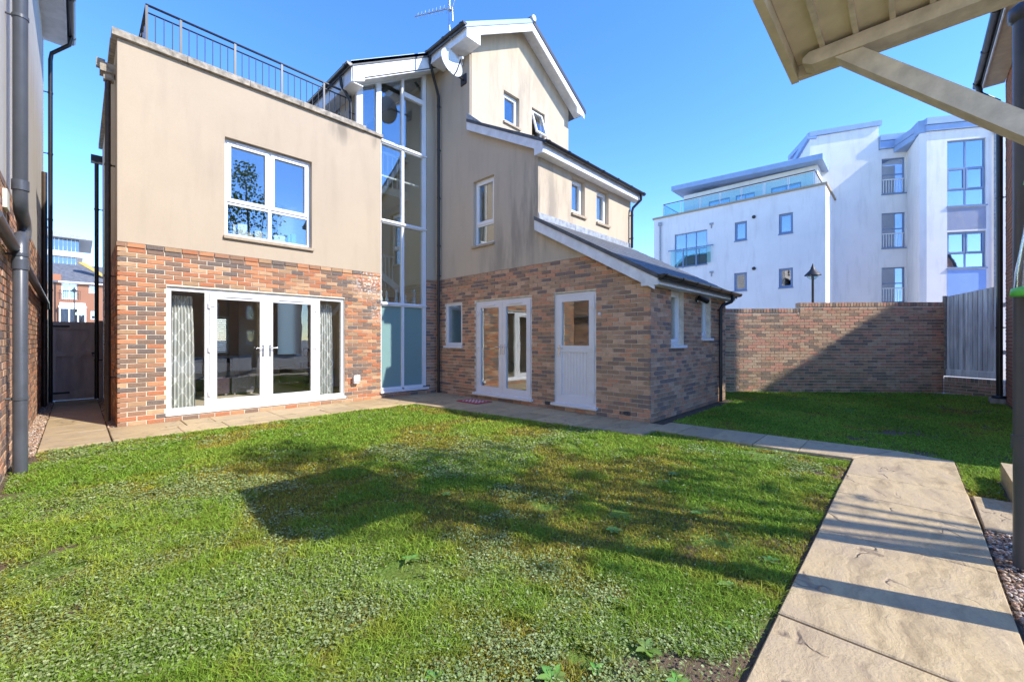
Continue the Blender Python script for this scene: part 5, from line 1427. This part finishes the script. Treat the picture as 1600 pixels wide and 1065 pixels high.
def on_lawn(x, y):
    main_ = (x > -0.46) & (y > 0.49) & (y < 7.57) & (x < np.where(y > 2.7, 4.86 + (7.4 - y) * 0.125, 5.86))
    main_ &= ~((x < -0.32) & (y > 7.0))
    side = (y < 2.83) & (y > -1.42) & (x > 5.34) & ((x > 6.73) | (y < -0.37)) & (x < 15)
    side |= (x > 10.12) & (y >= 2.83) & (y < 6)
    side &= ((x - 11.73) * 4.09 + (y - 3.48) * 3.56) < -0.05
    side &= ~((x > 5.0) & (x < 6.12) & (y < -0.58))
    return main_ | side

def scatter(n, wref, power, wmin=0.9, wmax=16):
    """points on the lawn, thinner with distance from the viewpoint"""
    out = []
    for _ in range(6):
        m = n
        w = wmin + (wmax - wmin) * rng.random(m) ** 1.6
        l = (rng.random(m) * 2 - 1) * 1.30 * w
        x = w * math.cos(CAM_TH) + l * math.sin(CAM_TH)
        y = w * math.sin(CAM_TH) - l * math.cos(CAM_TH)
        ok = on_lawn(x, y)
        out.append(np.stack([x[ok], y[ok], w[ok]], 1))
        if sum(len(o) for o in out) > n:
            break
    return np.concatenate(out)[:n]

def mesh_np(name, verts, faces_flat, loop_total, colors, mat, label, cat):
    me = bpy.data.meshes.new(name)
    nv, nf = len(verts), len(loop_total)
    me.vertices.add(nv)
    me.vertices.foreach_set('co', verts.astype(np.float32).ravel())
    me.loops.add(len(faces_flat))
    me.loops.foreach_set('vertex_index', faces_flat.astype(np.int32))
    me.polygons.add(nf)
    ls = np.concatenate([[0], np.cumsum(loop_total)[:-1]])
    me.polygons.foreach_set('loop_start', ls.astype(np.int32))
    me.polygons.foreach_set('loop_total', loop_total.astype(np.int32))
    me.update(calc_edges=True)
    a = me.color_attributes.new('col', 'FLOAT_COLOR', 'POINT')
    c = np.concatenate([colors, np.ones((len(colors), 1))], 1)
    a.data.foreach_set('color', c.astype(np.float32).ravel())
    me.materials.append(mat)
    o = bpy.data.objects.new(name, me)
    col.objects.link(o)
    o['kind'] = 'stuff'
    tag(o, label, cat)
    return o

def fields(x, y):
    clover = fbm(x, y, 1.1, 3)
    tone = fbm(x, y, 0.9, 21)
    moss = fbm(x, y, 1.5, 41)
    far = np.clip((x - 5.5) / 1.0, 0, 1)                       # the back lawn is plain grass
    nearpath = np.clip(1 - (y - 0.47) / 0.9, 0, 1) * (y > 0.4)
    left = np.clip(1 - (x + 0.4) / 2.6, 0, 1)
    clover = clover + 0.09 * left - 0.5 * far + 0.03 * nearpath - 0.03 + 0.22 * (vnoise(x, y, 7.0, 91) - 0.5)
    moss = moss + 0.12 * nearpath * (1 - far) - 0.10 * far
    bare = fbm(x, y, 2.3, 77) + 0.22 * np.clip(1 - (y - 0.47) / 0.35, 0, 1) * (y > 0.4) * (x < 5.5) + 0.2 * np.clip(1 - (x + 0.45) / 0.5, 0, 1)
    return clover, tone, moss, bare

# grass blades
P = scatter(500000, 2, 1)
x, y, w = P[:, 0], P[:, 1], P[:, 2]
cl, tn, ms, br = fields(x, y)
keep = (rng.random(len(x)) > np.clip((cl - 0.58) * 4.0, 0, 0.55)) & (rng.random(len(x)) > np.clip((br - 0.62) * 7, 0, 0.97))
x, y, w, cl, tn, ms, br = [q[keep] for q in (x, y, w, cl, tn, ms, br)]
n = len(x)
hgt = (0.022 + 0.030 * rng.random(n)) * (0.75 + 0.7 * tn) * np.where(ms > 0.6, 0.6, 1.0) * np.where(x > 6.6, 0.75, 1)
wid = (0.0018 + 0.0016 * rng.random(n)) * np.clip(w / 2.4, 0.9, 4.5)
an = rng.random(n) * 2 * np.pi
lean = 0.4 + 1.1 * rng.random(n)
la = rng.random(n) * 2 * np.pi
dx, dy = np.cos(an) * wid, np.sin(an) * wid
lx, ly = np.cos(la) * hgt * lean, np.sin(la) * hgt * lean
z0 = np.full(n, -0.02)
V = np.zeros((n, 5, 3))
V[:, 0] = np.stack([x - dx, y - dy, z0], 1)
V[:, 1] = np.stack([x + dx, y + dy, z0], 1)
V[:, 2] = np.stack([x + dx * .8 + lx * .35, y + dy * .8 + ly * .35, z0 + hgt * .62], 1)
V[:, 3] = np.stack([x - dx * .8 + lx * .35, y - dy * .8 + ly * .35, z0 + hgt * .62], 1)
V[:, 4] = np.stack([x + lx, y + ly, z0 + hgt * (1.0 - 0.2 * lean / 1.15)], 1)
g = np.array([0.33, 0.44, 0.055])
yl = np.array([0.42, 0.38, 0.05])
dk = np.array([0.22, 0.36, 0.04])
br_ = np.array([0.28, 0.21, 0.08])
t = np.clip((tn - 0.35) * 2.2, 0, 1)[:, None]
C = dk * (1 - t) + g * t
k = np.clip((ms - 0.50) * 5, 0, 1)[:, None]
C = C * (1 - k) + yl * k
stripe = (0.5 + 0.5 * np.tanh(4 * np.sin((x * 0.69 - y * 0.72) * 2.9)))[:, None] * (x > 6.5)[:, None]
C = C * (1 + 0.16 * stripe - 0.06 * (x > 6.5)[:, None])
dry = rng.random(n)[:, None] < (0.05 + 0.25 * (k > .5))
C = np.where(dry, br_ * (0.7 + .5 * rng.random((n, 1))), C)
C = C * (0.7 + 0.6 * rng.random((n, 1)))
CC = np.repeat(C[:, None, :], 5, 1)
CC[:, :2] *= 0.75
base = (np.arange(n) * 5)[:, None]
F = np.concatenate([base + np.array([0, 1, 2, 3]), base + np.array([3, 2, 4])], 1)
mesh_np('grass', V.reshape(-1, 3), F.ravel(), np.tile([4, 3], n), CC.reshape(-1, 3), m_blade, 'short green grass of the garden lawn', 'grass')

# clover and small broad leaves
P = scatter(330000, 2, 1, wmax=11)
x, y, w = P[:, 0], P[:, 1], P[:, 2]
cl, tn, ms, br = fields(x, y)
keep = (rng.random(len(x)) < np.clip((cl - 0.52) * 6, 0.03, 0.9)) & (x < 5.9) & (rng.random(len(x)) > np.clip((br - 0.64) * 6, 0, 0.9)) & (rng.random(len(x)) < np.clip(1.3 - 0.09 * w, 0.35, 1))
x, y, w, cl, tn = [q[keep] for q in (x, y, w, cl, tn)]
n = len(x)
r = (0.0035 + 0.0045 * rng.random(n)) * np.clip(w / 2.6, 1.0, 3.2)
z = -0.012 + 0.030 * rng.random(n)
an = rng.random(n) * 2 * np.pi
tx, ty = (rng.random(n) - .5) * 1.0, (rng.random(n) - .5) * 1.0
ang = np.array([0, 1.2, 2.4, 3.9, 5.1])
rad = np.array([1.25, 0.85, 0.7, 0.7, 0.85])
V = np.zeros((n, 6, 3))
for i in range(5):
    ox, oy = np.cos(an + ang[i]) * r * rad[i], np.sin(an + ang[i]) * r * rad[i]
    V[:, i] = np.stack([x + ox, y + oy, z + tx * ox + ty * oy + r * .25], 1)
V[:, 5] = np.stack([x, y, z], 1)
c1, c2 = np.array([0.18, 0.27, 0.06]), np.array([0.44, 0.50, 0.22])
t = rng.random((n, 1))
C = (c1 * (1 - t) + c2 * t) * (0.7 + .55 * rng.random((n, 1)))
CC = np.repeat(C[:, None, :], 6, 1)
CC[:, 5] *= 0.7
base = (np.arange(n) * 6)[:, None]
F = np.concatenate([base + np.array([5, i, (i + 1) % 5]) for i in range(5)], 1)
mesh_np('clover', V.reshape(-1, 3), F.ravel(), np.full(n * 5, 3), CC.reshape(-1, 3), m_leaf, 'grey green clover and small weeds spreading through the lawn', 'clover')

# rosettes of broad leaves
def weed(x0, y0, r, nl, seed):
    rd = random.Random(seed)
    vs, fs, cs = [], [], []
    for i in range(nl):
        a = 6.283 * i / nl + rd.uniform(-.3, .3)
        L, wd = r * rd.uniform(.7, 1.1), r * rd.uniform(.22, .32)
        o = len(vs)
        c = [rd.uniform(.11, .18), rd.uniform(.22, .30), rd.uniform(.03, .06)]
        for j in range(6):
            q = j / 5
            hw = wd * math.sin(math.pi * (0.12 + 0.86 * q)) * .9
            zz = 0.0 + L * (0.55 * q - 0.42 * q * q)
            px, py = x0 + math.cos(a) * L * q, y0 + math.sin(a) * L * q
            nx, ny = -math.sin(a), math.cos(a)
            vs += [(px - nx * hw, py - ny * hw, zz + .006), (px, py, zz), (px + nx * hw, py + ny * hw, zz + .006)]
            cs += c + [1] + [k * 1.35 for k in c] + [1] + c + [1]
        for j in range(5):
            for k in range(2):
                fs.append((o + j * 3 + k, o + j * 3 + k + 1, o + j * 3 + k + 4, o + j * 3 + k + 3))
    me = bpy.data.meshes.new('weed')
    c0 = Vector((x0, y0, 0))
    me.from_pydata([tuple(Vector(v) - c0) for v in vs], [], fs)
    me.polygons.foreach_set('use_smooth', [True] * len(fs))
    a = me.color_attributes.new('col', 'FLOAT_COLOR', 'POINT')
    a.data.foreach_set('color', cs)
    me.materials.append(m_leaf)
    o = bpy.data.objects.new('weed', me)
    col.objects.link(o)
    o.location = c0
    tag(o, 'small broad leaved weed rosette growing in the lawn', 'weed', 'weed rosettes in the lawn')
spots = [(1.30, 1.02), (1.45, 0.92), (1.22, 0.80), (1.62, 0.66), (1.05, 1.18), (1.10, 0.98), (1.70, 0.82), (0.98, 1.36), (2.12, 0.60), (2.45, 0.72), (2.9, 0.62), (0.62, 1.55), (0.15, 1.75), (-0.1, 2.2), (1.9, 1.1), (2.6, 1.5), (3.3, 1.2), (1.4, 2.2), (0.5, 2.6), (2.2, 2.9), (4.1, 1.7), (3.0, 3.6), (0.2, 4.1)]
for i, (a, b) in enumerate(spots):
    weed(a, b, random.Random(i).uniform(.04, .075), random.Random(i).randint(5, 8), i)
